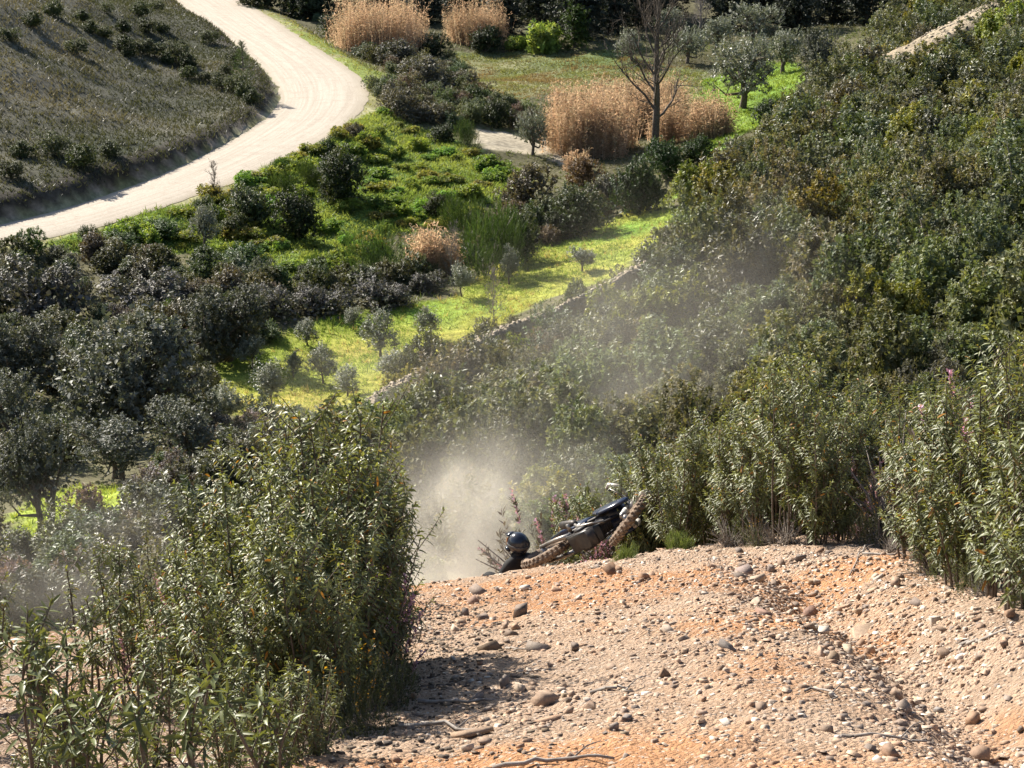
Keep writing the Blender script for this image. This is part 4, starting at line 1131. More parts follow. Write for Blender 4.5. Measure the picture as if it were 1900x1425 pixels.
cover('verge_grass', 'green verge along the outer side of the road', 9000, -40, 8, 70, 170, lambda x, y: ((lambda d, s: (s < 0) & (d > .15) & (d < 2.2))(*road_dist(x, y))), .16, .05, lambda x, y, g: mixcol((.20, .24, .06), (.30, .27, .12), g.random(len(x))), seed=16)
cover('hill_grass', 'dry grey-green grass covering the hill above the road', 110000, -62, -8, 74, 175, lambda x, y: ((lambda d, s: (s > 0) & (d > .3) & (d < 48))(*road_dist(x, y))), .25, .06,
      lambda x, y, g: mixcol((.07, .075, .047), (.165, .145, .108), sst(-.1, .5, fbm(x, y, 7, 3, 41) + .25 * g.random(len(x)) - .12)), seed=17, lean=.55, mat=M_LEAF, blades=2)
cover('slope_litter', 'dry grass and litter between the shrubs of the hillside', 8000, -20, 42, 24, 110, lambda x, y: (lambda u, v: inside(u, v, SCRUB))(*to_px(x, y, H(x, y))), .14, .03, lambda x, y, g: mixcol((.16, .13, .08), (.13, .14, .06), g.random(len(x))), seed=18, mat=M_LEAF)

cover('valley_weeds', 'rough olive-brown weeds between the bushes of the valley floor', 24000, -40, 30, 54, 150, lambda x, y: ((lambda d, s: (s < 0) & (d > 1.5))(*road_dist(x, y))) & ~zone(x, y, Z_MEADOW, .5) & ~zone(x, y, Z_GROVE, .5) & ~zone(x, y, Z_SAND, .4) & ~zone(x, y, Z_FIELD, .5) & (H(x, y) < -19.5), .28, .05,
      lambda x, y, g: mixcol((.12, .12, .06), (.15, .19, .06), sst(-.3, .3, fbm(x, y, 4, 3, 47))), seed=19, lean=.7, mat=M_LEAF)

# ================================================================== foreground plants
def px_m(p): return FPX / (p[1] * CP - p[2] * SP)
def gz(x, y): return float(track_h(np.array([x]), np.array([y]))[0])
def near_plant(name, parts, x, y, s, label, cat='shrub', group=None, color=None, rz=None, sz=1.0):
    return thing(name, parts, label, cat, (x, y, gz(x, y) - .03), G.random() * 6.28 if rz is None else rz, (s, s, s * sz), group, color)
THICK = [(-2.45, 10.5, .62, 'thin rockrose at the outer left edge of the big near thicket'), (-1.98, 10.3, .82, 'leafy rockrose at the left shoulder of the big near thicket'),
         (-1.66, 9.8, .92, 'rockrose left of the tallest one in the big near thicket'), (-1.36, 10.0, 1.06, 'tallest rockrose, crowning the big near thicket'),
         (-1.04, 9.9, .98, 'tall rockrose right of the crown of the big near thicket'), (-.84, 9.6, .80, 'rockrose leaning over the track at the right edge of the big near thicket'),
         (-1.52, 9.0, .86, 'rockrose in the middle of the big near thicket'), (-1.16, 9.0, .88, 'dense rockrose in the middle right of the big near thicket'),
         (-.86, 8.8, .74, 'rockrose beside the track in the lower right of the big near thicket'), (-1.86, 8.8, .66, 'short rockrose at the left foot of the big near thicket'),
         (-1.48, 8.1, .70, 'rockrose in front of the middle of the big near thicket'), (-1.14, 8.0, .70, 'rockrose low in front of the big near thicket'),
         (-.92, 8.0, .56, 'low rockrose at the track edge in front of the big near thicket')]
for i, (x, y, s, lab) in enumerate(THICK):
    near_plant('rockrose_bush', CISTUS[i % 4], x, y, s, lab, group='rockroses of the big near thicket')
for k, (x, y, s) in enumerate([(-1.8, 10.7, .85), (-1.5, 10.6, .9), (-1.2, 10.5, .95), (-.95, 10.4, .85), (-1.2, 9.4, .8)]):
    near_plant('rockrose_bush', CISTUS[(k + 2) % 4], x, y, s, 'inner rockrose hidden deep in the big near thicket, ' + ('behind its crown' if k < 4 else 'in its heart' if k < 6 else 'in its shaded foot'), group='inner rockroses of the big near thicket')
near_plant('rockrose_bush', CISTUS_T[0], -1.02, 9.5, .98, 'spindly rockrose stem rising above the right of the big near thicket', group='rockroses of the big near thicket')
near_plant('rockrose_bush', CISTUS_T[1], -2.36, 9.4, .62, 'slender dark rockrose with drooping leaves before the dusty gap')
near_plant('rockrose_bush', CISTUS_L[0], -2.7, 9.9, .9, 'small light green rockrose in the gap left of the slender one')
near_plant('rockrose_bush', CISTUS_L[1], -3.0, 9.6, .8, 'small thin rockrose in front of the dust at the left')
near_plant('rockrose_bush', CISTUS_L[0], -3.15, 8.6, .9, 'thin rockrose rising at the left picture edge')
near_plant('rockrose_bush', CISTUS[1], -3.55, 10.2, .75, 'rockrose cut by the left picture edge, beside the dust')
near_plant('rockrose_bush', CISTUS_L[1], -2.2, 7.4, .6, 'low rockrose growing out of the stony patch')
near_plant('rockrose_bush', CISTUS_L[0], -1.75, 7.3, .75, 'low rockrose below the left of the big near thicket')
near_plant('rockrose_bush', CISTUS_L[1], -1.32, 7.1, .72, 'low rockrose at the bottom edge below the big near thicket')
near_plant('rockrose_bush', CISTUS_L[0], -1.0, 7.0, .55, 'low rockrose at the bottom edge beside the shadowed stones')

# feathery low shrubs before the thicket, with small orange flowers
FEATH = [shrub(240 + i, .26, .50, 90, 26, .022, .005, ((.10, .115, .06), (.13, .14, .08), (.085, .10, .05)), None, .5, 1.8, 4, .14, stems=14, extra=(((.55, .26, .03), (.6, .34, .04)), 4, 5, .02), core=0) for i in range(2)]
for x, y, s, lab in [(-.80, 7.9, 1.0, 'feathery grey-green low shrub beside the track'), (-.92, 7.3, .9, 'feathery low shrub with orange flowers at the bottom edge'),
                     (-1.05, 8.4, 1.1, 'feathery low shrub in front of the dense rockrose'), (-.72, 8.5, .8, 'feathery low shrub at the corner of the thicket by the track'),
                     (-1.9, 7.8, .9, 'feathery low shrub next to the stony patch'), (-2.5, 8.0, .7, 'feathery tuft on the stony patch')]:
    near_plant('feathery_shrub', FEATH[int(G.integers(0, 2))], x, y, s, lab)
LAVN = [shrub(250 + i, .22, .62, 40, 26, .020, .006, ((.115, .10, .07), (.10, .11, .05)), None, .5, 1.8, 4, .2, stems=18, extra=(((.60, .34, .52), (.66, .42, .60)), 30, 50, .015), core=0) for i in range(2)]
near_plant('pink_heather', LAVN[0], -2.22, 9.5, 1.6, 'pink flowering heather at the left side of the big near thicket')
near_plant('pink_heather', LAVN[1], -.74, 9.3, 1.5, 'pink flowering heather peeping from the right side of the thicket')

# nearest rockroses, every leaf its own piece
LEAFM = []
for i in range(6):
    g_ = rng(450 + i); mb = MB()
    c = np.array([[.08, .094, .046]]) if i < 4 else np.array([[.15, .175, .065]])
    leaves(mb, np.zeros((1, 3)), np.array([[1., 0, 0]]), 1.0, .21 + .02 * (i % 3), c * (.85 + .3 * g_.random()), 'fold', .12 + .16 * (i % 4), g_, N=np.array([[0, 0, 1.]]))
    LEAFM.append(mb.mesh('leaf', M_CIST))
def leafy_rockrose(seed, x, y, h, label, nmax=230):
    parts, (lp, ld, ll, lc, ln) = rockrose(seed, h, 4, 6, .2, Ls=1.12, keep=.95, lowb=.2)
    bpy.data.meshes.remove(parts[1][1])
    e = thing('rockrose_bush', [parts[0]], label, 'shrub', (x, y, gz(x, y) - .03), 0, 1, 'nearest rockroses')
    g_ = rng(seed)
    idx = np.argsort(-lp[:, 2])[:nmax]
    for i in idx:
        D = Vector(ld[i]).normalized(); N = Vector(ln[i]); S = N.cross(D).normalized(); U = D.cross(S)
        young = lc[i][1] > .13
        o = link('leaf', LEAFM[4 + i % 2 if young else i % 4], e)
        L = float(ll[i])
        o.matrix_local = Matrix(((D.x * L, S.x * L, U.x * L, lp[i][0]), (D.y * L, S.y * L, U.y * L, lp[i][1]), (D.z * L, S.z * L, U.z * L, lp[i][2]), (0, 0, 0, 1)))
leafy_rockrose(460, -2.02, 5.9, .95, 'nearest rockrose with big drooping leaves in the bottom left corner')
leafy_rockrose(461, -1.62, 5.7, .70, 'near rockrose with fresh pale tips at the bottom edge, second from the corner')
leafy_rockrose(462, -1.28, 5.8, .66, 'near rockrose with broad dark leaves at the bottom edge, third from the corner')
leafy_rockrose(463, -1.93, 6.6, .75, 'near rockrose with star-like leaf tips on the stony patch')
leafy_rockrose(464, -1.02, 6.2, .52, 'near rockrose at the bottom edge close to the track')
leafy_rockrose(465, -2.16, 6.9, 1.0, 'tall near rockrose along the left picture edge')

for k, (x, y, s) in enumerate([(-2.25, 6.3, .5), (-1.9, 6.1, .5), (-1.55, 6.2, .5), (-1.25, 6.5, .5), (-1.05, 6.6, .5), (-.9, 6.9, .45)]):
    near_plant('rockrose_bush', CISTUS_L[k % 2], x, y, s, 'small rockrose of the undergrowth along the bottom edge, ' + ['left corner', 'next to the left corner', 'below the stony patch', 'under the middle of the thicket', 'under the right of the thicket', 'nearest to the track', 'in front of the thicket foot', 'at the edge of the stony patch', 'between the near rockroses', 'lowest of all'][k], group='undergrowth along the bottom edge')
# low growth along the foot of the bushes
LOWG = rng(66)
for k in range(34):
    if k < 12:
        x, y = -.62 - .25 * LOWG.random(), 7.0 + 3.0 * LOWG.random(); l = 'low feathery shrub along the track-side foot of the near thicket'
    else:
        u_ = 1290 + 620 * LOWG.random(); p = PN(u_, 1012 + max(0, u_ - 1620) * .42 + 6 * LOWG.random()); x, y = p[0], p[1] + .1; l = 'low dry shrub along the foot of the right rockrose bank'
    near_plant('low_shrub', FEATH[k % 2] if k < 12 or k % 3 else DEAD[k % 2], x, y, (.45 + .5 * LOWG.random()) * (1 if k < 12 or k % 3 else .45), l, group='low growth at the foot of the bushes')
# right bank
RB = [(1200, 1016, .95), (1238, 1006, 1.15), (1290, 1008, 1.25), (1345, 1010, 1.4), (1400, 1012, 1.6), (1455, 1012, 1.55), (1510, 1010, 1.45), (1560, 1005, 1.35), (1690, 1040, 1.4), (1735, 1062, 1.45),
      (1790, 1090, 1.45), (1845, 1110, 1.5), (1900, 1130, 1.5), (1950, 1150, 1.55), (1760, 1050, 1.5), (1830, 1075, 1.6), (1900, 1090, 1.6)]
_rb = ['first low rockrose behind the fallen motorcycle', 'second rockrose right of the motorcycle', 'rockrose above the right green tuft', 'rockrose with leaning stems right of the green tufts',
       'tall rockrose at the top of the right bank', 'tall leafy rockrose left of the dead brush', 'rockrose just left of the dead brush', 'rockrose standing behind the dead brush',
       'rockrose just right of the dead brush', 'rockrose at the bend of the right track edge', 'dense rockrose with bare stems beside the track', 'dense tall rockrose beside the track near the picture edge',
       'tallest rockrose at the right picture edge', 'rockrose cut by the right picture edge', 'inner rockrose behind the bend of the track edge', 'inner tall rockrose near the right picture edge', 'inner rockrose at the right picture edge']
for i, ((u, v, h), l) in enumerate(zip(RB, _rb)):
    p = PN(u, v)
    near_plant('rockrose_bush', (CISTUS + CISTUS_T)[i % 6] if i < 8 else CISTUS[i % 4], p[0], p[1], h / 1.75, l, group='rockroses on the right bank')
gb = rng(8)
_n = 0
for k in range(44):       # those standing behind the front row
    u = 1200 + 760 * gb.random(); row = k % 3
    x = (u - 950) / FPX * 18.5; y = 16.4 + 1.4 * row + gb.random() * 1.2
    if u > 1620: y -= 2.0 * (u - 1620) / 300
    if y < 16.6 and x < 3.4: continue
    s = (.72 + .35 * gb.random()) * (1.0 + .12 * (u > 1350)) * (.85 if u > 1650 else 1)
    near_plant('rockrose_bush', CISTUS[k % 4], x, y, s, 'rockrose in the second rank on the right bank, ' + ('behind the motorcycle side' if u < 1330 else 'above the tall pair' if u < 1480 else 'above the dead brush' if u < 1640 else 'above the bend of the track edge' if u < 1800 else 'at the picture edge'), group='rockroses behind the right front row')
for x, y, s in [(.95, 21.5, .75), (1.35, 21.2, .8), (1.7, 21.8, .85), (.4, 23.0, .7), (1.1, 22.8, .8), (2.1, 21.0, .8), (-.6, 24.5, .7), (-1.4, 25.0, .7), (-2.2, 24.6, .8), (-3.0, 25, .7), (-4.6, 23.5, .8), (-5.6, 22.5, .8)]:
    near_plant('rockrose_bush', CISTUS_L[int(gb.integers(0, 2))] if s < .75 else CISTUS[int(gb.integers(0, 4))], x, y, s * (1.3 if y < 22 else .95), 'dusty rockrose on the falling slope behind the crest', group='dusty rockroses behind the crest')
near_plant('pink_heather', LAV[0], .88, 21.7, 2.1, 'pink flowering heather behind the motorcycle')
near_plant('pink_heather', LAV[1], 1.3, 20.4, 1.1, 'small pink heather just above the motorcycle seat')
near_plant('dry_shrub', DEAD[0], .42, 20.9, 1.3, 'grey half-dead shrub right behind the motorcycle')
p = PN(1600, 1000); near_plant('pink_heather', LAV[0], p[0] - .05, p[1] + .1, 1.2, 'reddish pink heather above the dead brush')
p = PN(1665, 1010); near_plant('dry_shrub', DEAD[1], p[0], p[1] + .2, 1.25, 'dead purple-brown bush with bare branches on the right bank')
p = PN(1610, 1005); near_plant('dry_shrub', DEAD[0], p[0], p[1], .8, 'dead grey brush lying low at the track edge', sz=.5)
near_plant('pink_heather', LAV[1], 4.05, 13.6, 1.75, 'pink heather high among the rockroses near the right picture edge')
TUFT = [shrub(260 + i, .30, .34, 150, 14, .10, .006, ((.13, .17, .06), (.16, .20, .08), (.10, .135, .05)), None, .35, 1.6, 4, .14, .3, kind='blade', stems=2, low=0.) for i in range(2)]
p = PN(1165, 1042); near_plant('green_tuft', TUFT[0], p[0], p[1], .60, 'soft green tuft in front of the motorcycle')
p = PN(1262, 1022); near_plant('green_tuft', TUFT[1], p[0], p[1], .65, 'soft green tuft right of the motorcycle under the rockroses')
GORSE = shrub(265, .10, .26, 30, 12, .03, .012, ((.14, .14, .06), (.60, .34, .04), (.65, .40, .05)), None, .8, .8, 3, .08, stems=6, core=0)
p = PN(1128, 1040); near_plant('yellow_flower', GORSE, p[0], p[1], 1.0, 'small yellow-orange flowering plant before the motorcycle')

# ================================================================== stones and gravel
def stone_mesh(seed):
    """a broken slab of slate: few sharp corners, split faces, one bevelled side."""
    g = rng(seed); k = int(g.integers(4, 7))
    an = np.arange(k) * 6.283 / k + g.normal(size=k) * .28
    r = .42 + .16 * g.random(k)
    el = np.array([1.0, .5 + .35 * g.random()])
    th = .07 + .13 * g.random()
    tl = g.normal(size=2) * .16
    bx, by = np.cos(an) * r * el[0], np.sin(an) * r * el[1]
    sh = .86 + .22 * g.random(k); jx, jy = g.normal(size=2) * .05
    tx, ty = bx * sh + jx, by * sh + jy
    bot = np.stack([bx, by, np.full(k, -th)], 1); top = np.stack([tx, ty, th + tl[0] * tx + tl[1] * ty], 1)
    V = np.vstack([bot, top]); i = np.arange(k); j = (i + 1) % k
    mb = MB()
    T = [[0, a + 1, a] for a in range(1, k - 1)] + [[k, k + a, k + a + 1] for a in range(1, k - 1)]
    mb.add(V, T, np.stack([i, j, k + j, k + i], 1))
    return mb
def stone_mat():
    m, nt, b = new_mat('slate_stone')
    oi = nt.n('ShaderNodeObjectInfo'); a = nt.n('ShaderNodeAttribute', attribute_name='Col'); tc = nt.n('ShaderNodeNewGeometry')
    c = nt.mixc(a.outputs['Color'], oi.outputs['Color'], 1.0, 'MULTIPLY')
    f = nt.noise(45, 5, .65, tc.outputs['Position'])
    c = nt.mixc(c, nt.ramp(f, [(.3, .75), (.7, 1.2)]), 1.0, 'MULTIPLY')
    nt.l(c, b.inputs['Base Color']); b.inputs['Roughness'].default_value = .8; b.inputs['Specular IOR Level'].default_value = .3
    nt.l(nt.bump(f, .5, .006), b.inputs['Normal'])
    return m
M_STONE = stone_mat()
gst = rng(9)
STONES = [stone_mesh(700 + i).mesh('stone', M_STONE) for i in range(14)]
S_COL = np.array([(.40, .28, .20), (.32, .225, .16), (.25, .185, .14), (.48, .38, .29), (.56, .48, .40), (.36, .23, .15), (.22, .175, .145), (.45, .32, .22)])
def put_stone(x, y, s, label, group=None, col=None, tilt=None, sz=1.0, i=None, rz=None):
    t = tilt if tilt is not None else (gst.normal() * .25, gst.normal() * .25)
    c = (np.array(col) if col is not None else S_COL[int(gst.integers(0, 8))] * (.85 + .3 * gst.random())) * .82
    return thing('stone', STONES[int(gst.integers(0, 14)) if i is None else i], label, 'stone', (x, y, gz(x, y) + s * .10 * sz), 0, (s, s, s * sz), group, c, rot=(t[0] - .35, t[1], gst.random() * 6.28 if rz is None else rz))
gst = rng(9)
NAMED = [(1133, 1064, .23, 'big upright brown slab at the crest before the motorcycle', (.24, .145, .09), (1.1, 0), 1.1), (1110, 1052, .10, 'grey stone tilted behind the upright brown slab', None, None, 1),
    (892, 1103, .20, 'long dark flat stone at the left of the crest', (.25, .19, .15), None, 1), (880, 1122, .13, 'rounded reddish stone below the long dark flat stone', (.34, .22, .16), None, 1.6),
    (961, 1143, .22, 'dark wedge stone left of the middle of the track', (.22, .165, .13), None, 1.4), (897, 1150, .17, 'dark angular stone beside the dry plant remains', (.24, .18, .14), None, 1.4),
    (905, 1207, .20, 'thick dark slab lying across the left side of the track', (.23, .17, .12), None, 1.2), (1000, 1205, .22, 'long thin grey slab in the middle left of the track', (.33, .27, .22), None, .7),
    (1065, 1204, .09, 'small dark block right of the long thin grey slab', (.21, .16, .13), None, 1.6), (1232, 1252, .10, 'lone dark cube-like stone on orange soil in the middle of the track', (.26, .17, .11), None, 1.6),
    (935, 1277, .13, 'brown stone with pointed top on the lower left of the track', None, None, 1.7), (1010, 1305, .17, 'dark lumpy stone on the lower left of the track', None, None, 1.5), (1055, 1318, .10, 'small brown stone left of the dark round one', None, None, 1.4),
    (1092, 1314, .11, 'dark round stone on the lower middle of the track', (.24, .16, .11), None, 1.8), (1020, 1335, .19, 'flat brown slab in the lower middle of the track', None, None, .9), (1162, 1338, .11, 'grey angular stone in the lower middle of the track', (.27, .23, .2), None, 1.4),
    (1545, 1222, .15, 'dark brown block in the middle of the washed-out gully', (.25, .18, .12), None, 1.4), (1578, 1217, .16, 'pale sharp-edged block in the middle of the gully', (.46, .37, .27), None, 1.6), (1524, 1215, .12, 'dark pointed stone left in the gully', None, None, 1.6),
    (1598, 1178, .26, 'long pale slab lying along the upper gully', (.42, .31, .22), (-.1, .2), .7), (1525, 1175, .16, 'brown slab at the left side of the upper gully', None, None, 1.2), (1420, 1145, .19, 'reddish boulder at the head of the gully', (.32, .20, .15), None, 1.5),
    (1505, 1145, .15, 'dark reddish stone right of the head of the gully', (.27, .17, .13), None, 1.5), (1350, 1210, .15, 'dark flat stone on grey gravel left of the gully', (.2, .17, .15), None, .9), (1240, 1170, .14, 'pale flat pair stone on the orange part of the track', (.42, .34, .27), None, 1.0),
    (1432, 1058, .12, 'dark stone of the pair near the right crest', (.25, .2, .17), None, 1.6), (1450, 1050, .13, 'brown stone of the pair near the right crest', (.3, .21, .15), None, 1.3), (1482, 1042, .12, 'greyish block at the right crest', None, None, 1.8),
    (1375, 1066, .22, 'purplish flat boulder near the right crest', (.30, .23, .2), None, .9), (1403, 1082, .18, 'pale tilted slab below the purplish boulder', (.46, .36, .27), (-.3, .3), .8), (1508, 1085, .12, 'sandy wedge stone below the right crest', (.40, .27, .17), None, 1.2),
    (1623, 1260, .16, 'pale brown block low in the gully', (.36, .26, .18), None, 1.5), (1560, 1260, .10, 'red-brown stone low in the gully', None, None, 1.6), (1665, 1300, .16, 'brown slab at the lower gully bend', None, None, 1.2), (1680, 1318, .18, 'long grey-brown slab at the lower gully', (.3, .23, .18), None, 1.1),
    (1740, 1322, .12, 'grey stone on the right side of the lower gully', (.3, .27, .25), None, 1.3), (1542, 1298, .12, 'dark tilted stone left of the lower gully', None, None, 1.5), (1350, 1345, .11, 'white-topped flat stone on the lower track', (.5, .44, .38), None, .8),
    (1650, 1405, .24, 'large brown boulder at the bottom edge of the gully', (.29, .19, .13), None, 1.4), (1820, 1412, .22, 'brown slab in the bottom right corner', (.33, .22, .15), None, 1.1), (1535, 1358, .12, 'dark stone with pale neighbour near the bottom of the track', None, None, 1.4),
    (1700, 1360, .15, 'dark narrow stone near the bottom right', None, None, 1.3), (1860, 1205, .13, 'reddish stone on the right bank', (.31, .2, .14), None, 1.5), (1705, 1122, .17, 'dark slab below the right rockroses', (.22, .17, .14), None, 1.1), (1660, 1092, .12, 'dark stone at the track edge below the dead brush', None, None, 1.4),
    (880, 1372, .42, 'large pale brown slab half in the thicket shadow', (.36, .25, .17), (-.2, .2), .5), (865, 1390, .14, 'dark stone beside the large pale slab in shadow', None, None, 1.4)]
SPX = dict(zip([(n[0], n[1]) for n in NAMED], [38, 16, 34, 22, 36, 28, 38, 42, 18, 22, 23, 36, 17, 21, 42, 20, 28, 28, 20, 60, 28, 34, 26, 28, 26, 16, 19, 20, 36, 28, 20, 24, 18, 30, 32, 19, 19, 28, 38, 42, 24, 20, 24, 30, 20, 72, 26]))
for u, v, s, lab, col, tl, sz in NAMED:
    p = PN(u, v); put_stone(p[0], p[1], SPX[(u, v)] * 1.3 / px_m(p), lab, 'notable stones on the track', col, tl, sz)
def track_area(g, n):
    x = np.concatenate([-1.2 + 6.2 * g.random(n), 2.2 + .55 * g.normal(size=n // 2)]); y = np.concatenate([6.2 + 11.6 * g.random(n), 6.2 + 7.5 * g.random(n // 2)])
    u, v = to_px(x, y, near_h(x, y))
    m = (u > 700) & (u < 1960) & (v < 1460) & ~((u > 1650) & (v < 1090 + (u - 1700) * .3)) & (x > -1.05 - .0 * y)
    return x[m], y[m], u[m], v[m]
x, y, u, v = track_area(gst, 700)
k = 0
WHERE = [(lambda u, v: v < 1120, 'angular loose stone strewn just below the crest of the track'), (lambda u, v: u > 1400 + (v - 1150) * .9 and u < 1640 + (v - 1150) * .9, 'broken slate stone lying in the washed-out gully'),
         (lambda u, v: u > 1560, 'loose stone on the right bank beside the gully'), (lambda u, v: u < 1000, 'loose stone on the left side of the track by the thicket'), (lambda u, v: True, 'loose stone on the middle of the orange track')]
perm = gst.permutation(len(x))
for i in perm[:250]:
    lab = next(l for f, l in WHERE if f(u[i], v[i]))
    put_stone(x[i], y[i], (.042 + .075 * gst.random() ** 2.2) * (.8 + .02 * y[i]), lab, 'loose stones on the track', sz=.8 + .8 * gst.random())

def gravel(name, label, n, seed, smin, smax, cols, xf):
    g = rng(seed)
    xy = xf(g, n); x, y = xy[:2]; n = len(x)
    z = xy[2] if len(xy) > 2 else track_h(x, y)
    cr = np.array([[-1, -1], [1, -1], [1, 1], [-1, 1]]) * .5        # broken flakes: thin irregular plates
    s = smin * (smax / smin) ** (g.random(n) ** 2.0)
    a = g.random(n) * 6.283; ca, sa = np.cos(a), np.sin(a)
    bot = cr[None] * (.65 + .6 * g.random((n, 4, 2))) * np.stack([np.ones(n), .45 + .5 * g.random(n)], 1)[:, None]
    top = bot * (.72 + .3 * g.random((n, 4, 1)))
    th = (.10 + .18 * g.random(n))[:, None, None]
    B = np.concatenate([np.concatenate([bot, -th + 0 * bot[..., :1]], -1), np.concatenate([top, th * (.6 + .8 * g.random((n, 4, 1)))], -1)], 1) * s[:, None, None]
    t = g.normal(size=n) * .38
    y1 = B[..., 1] * np.cos(t)[:, None] - B[..., 2] * np.sin(t)[:, None]; z1 = B[..., 1] * np.sin(t)[:, None] + B[..., 2] * np.cos(t)[:, None]
    yw = B[..., 0] * sa[:, None] + y1 * ca[:, None]
    V = np.stack([B[..., 0] * ca[:, None] - y1 * sa[:, None] + x[:, None], yw + y[:, None], z1 - .38 * yw + z[:, None] + s[:, None] * .05], -1)
    T = np.array([[4, 5, 6], [4, 6, 7], [0, 1, 5], [0, 5, 4], [1, 2, 6], [1, 6, 5], [2, 3, 7], [2, 7, 6], [3, 0, 4], [3, 4, 7]])
    c = pick(g, cols, n) * (.8 + .4 * g.random((n, 1)))
    mb = MB(); mb.add(V.reshape(-1, 3), (T[None] + (np.arange(n) * 8)[:, None, None]).reshape(-1, 3), None, np.repeat(c, 8, 0))
    tag(link(name, mb.mesh(name, M_STONE)), label, 'gravel', kind='stuff')
def xf_track(g, n):
    x = np.concatenate([-1.6 + 7.4 * g.random(n), 2.2 + .5 * g.normal(size=n // 4)]); y = np.concatenate([5.6 + 13 * g.random(n), 5.6 + 8.2 * g.random(n // 4)])
    m = 1.5 * fbm(x, y, 1.1, 4, 55) + .38 + .45 * (np.abs(x - 2.2) < .5) > g.random(len(x)) * 1.1
    return x[m], y[m]
gravel('gravel', 'fine slate gravel scattered over the orange track', 46000, 21, .008, .05, S_COL, xf_track)
gravel('stony_patch', 'dense small stones of the bare patch between the left bushes', 5500, 22, .012, .05, S_COL * 1.15, lambda g, n: (-3.6 + 2.6 * g.random(n), 6.0 + 9 * g.random(n)))
gravel('litter', 'dark leaf and twig litter along the foot of the thicket', 4500, 23, .012, .045, np.array([(.10, .075, .055), (.15, .11, .08), (.20, .15, .10), (.07, .055, .045)]), lambda g, n: (-.75 + .45 * g.normal(size=n), 5.8 + 8 * g.random(n)))
gravel('crumbs', 'dark litter under the rockroses of the right bank', 3500, 24, .012, .05, np.array([(.10, .075, .055), (.17, .12, .08), (.22, .16, .11)]), lambda g, n: (lambda y: (4.1 + .9 * g.random(n) * 1.5 - .12 * (y - 12), y))(10.5 + 6 * g.random(n)))

STICKS = [((770, 1306), (910, 1303), .012, 'long grey stick at the left edge of the track below the thicket'), ((1090, 1292), (1195, 1278), .009, 'thin stick lying across the middle of the track'),
          ((1775, 1205), (1880, 1180), .011, 'bent grey stick on the right bank'), ((940, 1203), (985, 1206), .010, 'pale broken stick left of the long thin slab'), ((1560, 1372), (1720, 1385), .008, 'thin stick in the lower gully'),
          ((930, 1422), (1130, 1420), .011, 'stick lying along the bottom edge of the track'), ((735, 1352), (900, 1362), .012, 'dark stick in the shadow of the thicket'), ((1480, 1290), (1560, 1302), .007, 'thin twig across the gully edge'),
          ((1600, 1035), (1700, 1032), .012, 'dead stick lying at the edge of the brush on the right'), ((1640, 1000), (1580, 1070), .010, 'dead stick leaning out of the brush on the right')]
for i, (a, b, r, lab) in enumerate(STICKS):
    pa, pb = PN(*a), PN(*b); g_ = rng(800 + i)
    t = np.linspace(0, 1, 9)[:, None]
    q = pa * (1 - t) + pb * t; q[:, :2] += g_.normal(size=(9, 2)) * .018 + np.sin(t * 3.1 + i) * .03
    q[:, 2] = track_h(q[:, 0], q[:, 1]) + r * 1.2 + .01 * g_.random(9)
    o0 = q[0].copy(); mb = MB()
    tube(mb, q - o0, r * np.linspace(1, .55, 9), 6)
    tw = q[5] - o0; tube(mb, [tw, tw + np.array([.06, .05, .03]), tw + np.array([.12, .07, .04])], [r * .5, r * .4, r * .2], 4)
    thing('stick', mb.mesh('stick', M_TWIG), lab, 'stick', o0)

# rubble on the far paths
for XY, Z in PATHS:
    k_ = len(XY) // 2; n_ = XY.shape[0] * XY.shape[1]
    def _pf(g, n, XY=XY):
        i = g.integers(0, XY.shape[0] - 1, n); j = g.integers(1, XY.shape[1] - 2, n); t = g.random((n, 1)); u = g.random((n, 1))
        q = (XY[i, j] * (1 - t) + XY[i + 1, j] * t) * (1 - u) + (XY[i, j + 1] * (1 - t) + XY[i + 1, j + 1] * t) * u
        zz = (Z[i, j] * (1 - t[:, 0]) + Z[i + 1, j] * t[:, 0]) * (1 - u[:, 0]) + (Z[i, j + 1] * (1 - t[:, 0]) + Z[i + 1, j + 1] * t[:, 0]) * u[:, 0]
        return q[:, 0], q[:, 1], zz
    big = XY.shape[0] < 150
    gravel('path_rubble', 'loose stones along the pale track at the top of the hillside' if big else 'loose stones along the stony path on the slope', 1600 if big else 2200, 31, .06, .30 if big else .22, np.array([(.27, .22, .16), (.34, .28, .21), (.20, .17, .13), (.40, .34, .26), (.15, .15, .09)]), _pf)
# ================================================================== the fallen motorcycle
M_TYRE = plain_mat('dusty_rubber', (.26, .19, .135), .9, 0, .2, .5, 9, (.12, .09, .07), .3)
M_BLACK = plain_mat('black_plastic', (.012, .014, .018), .38, 0, .5, .3, 8, (.05, .045, .04))
M_NAVY = plain_mat('dark_blue_plastic', (.012, .026, .07), .25, 0, .5, .3, 6, (.03, .035, .05))
M_WHITE = plain_mat('white_plastic', (.72, .70, .66), .4, 0, .5, .2, 10, (.5, .46, .40))
M_ALU = plain_mat('bare_metal', (.30, .29, .28), .4, .8, .5, .3, 18, (.25, .22, .19))
M_STEEL = plain_mat('dark_steel', (.03, .03, .032), .5, .5, .4, .3, 18, (.06, .05, .045))
M_SUIT = plain_mat('black_fabric', (.012, .013, .016), .8, 0, .25, .4, 9, (.028, .026, .024))
M_HELM = plain_mat('helmet_shell', (.010, .014, .026), .18, 0, .55, .3, 5, (.02, .024, .034))
M_LENS = plain_mat('amber_lens', (.35, .14, .03), .1, 0, .6)

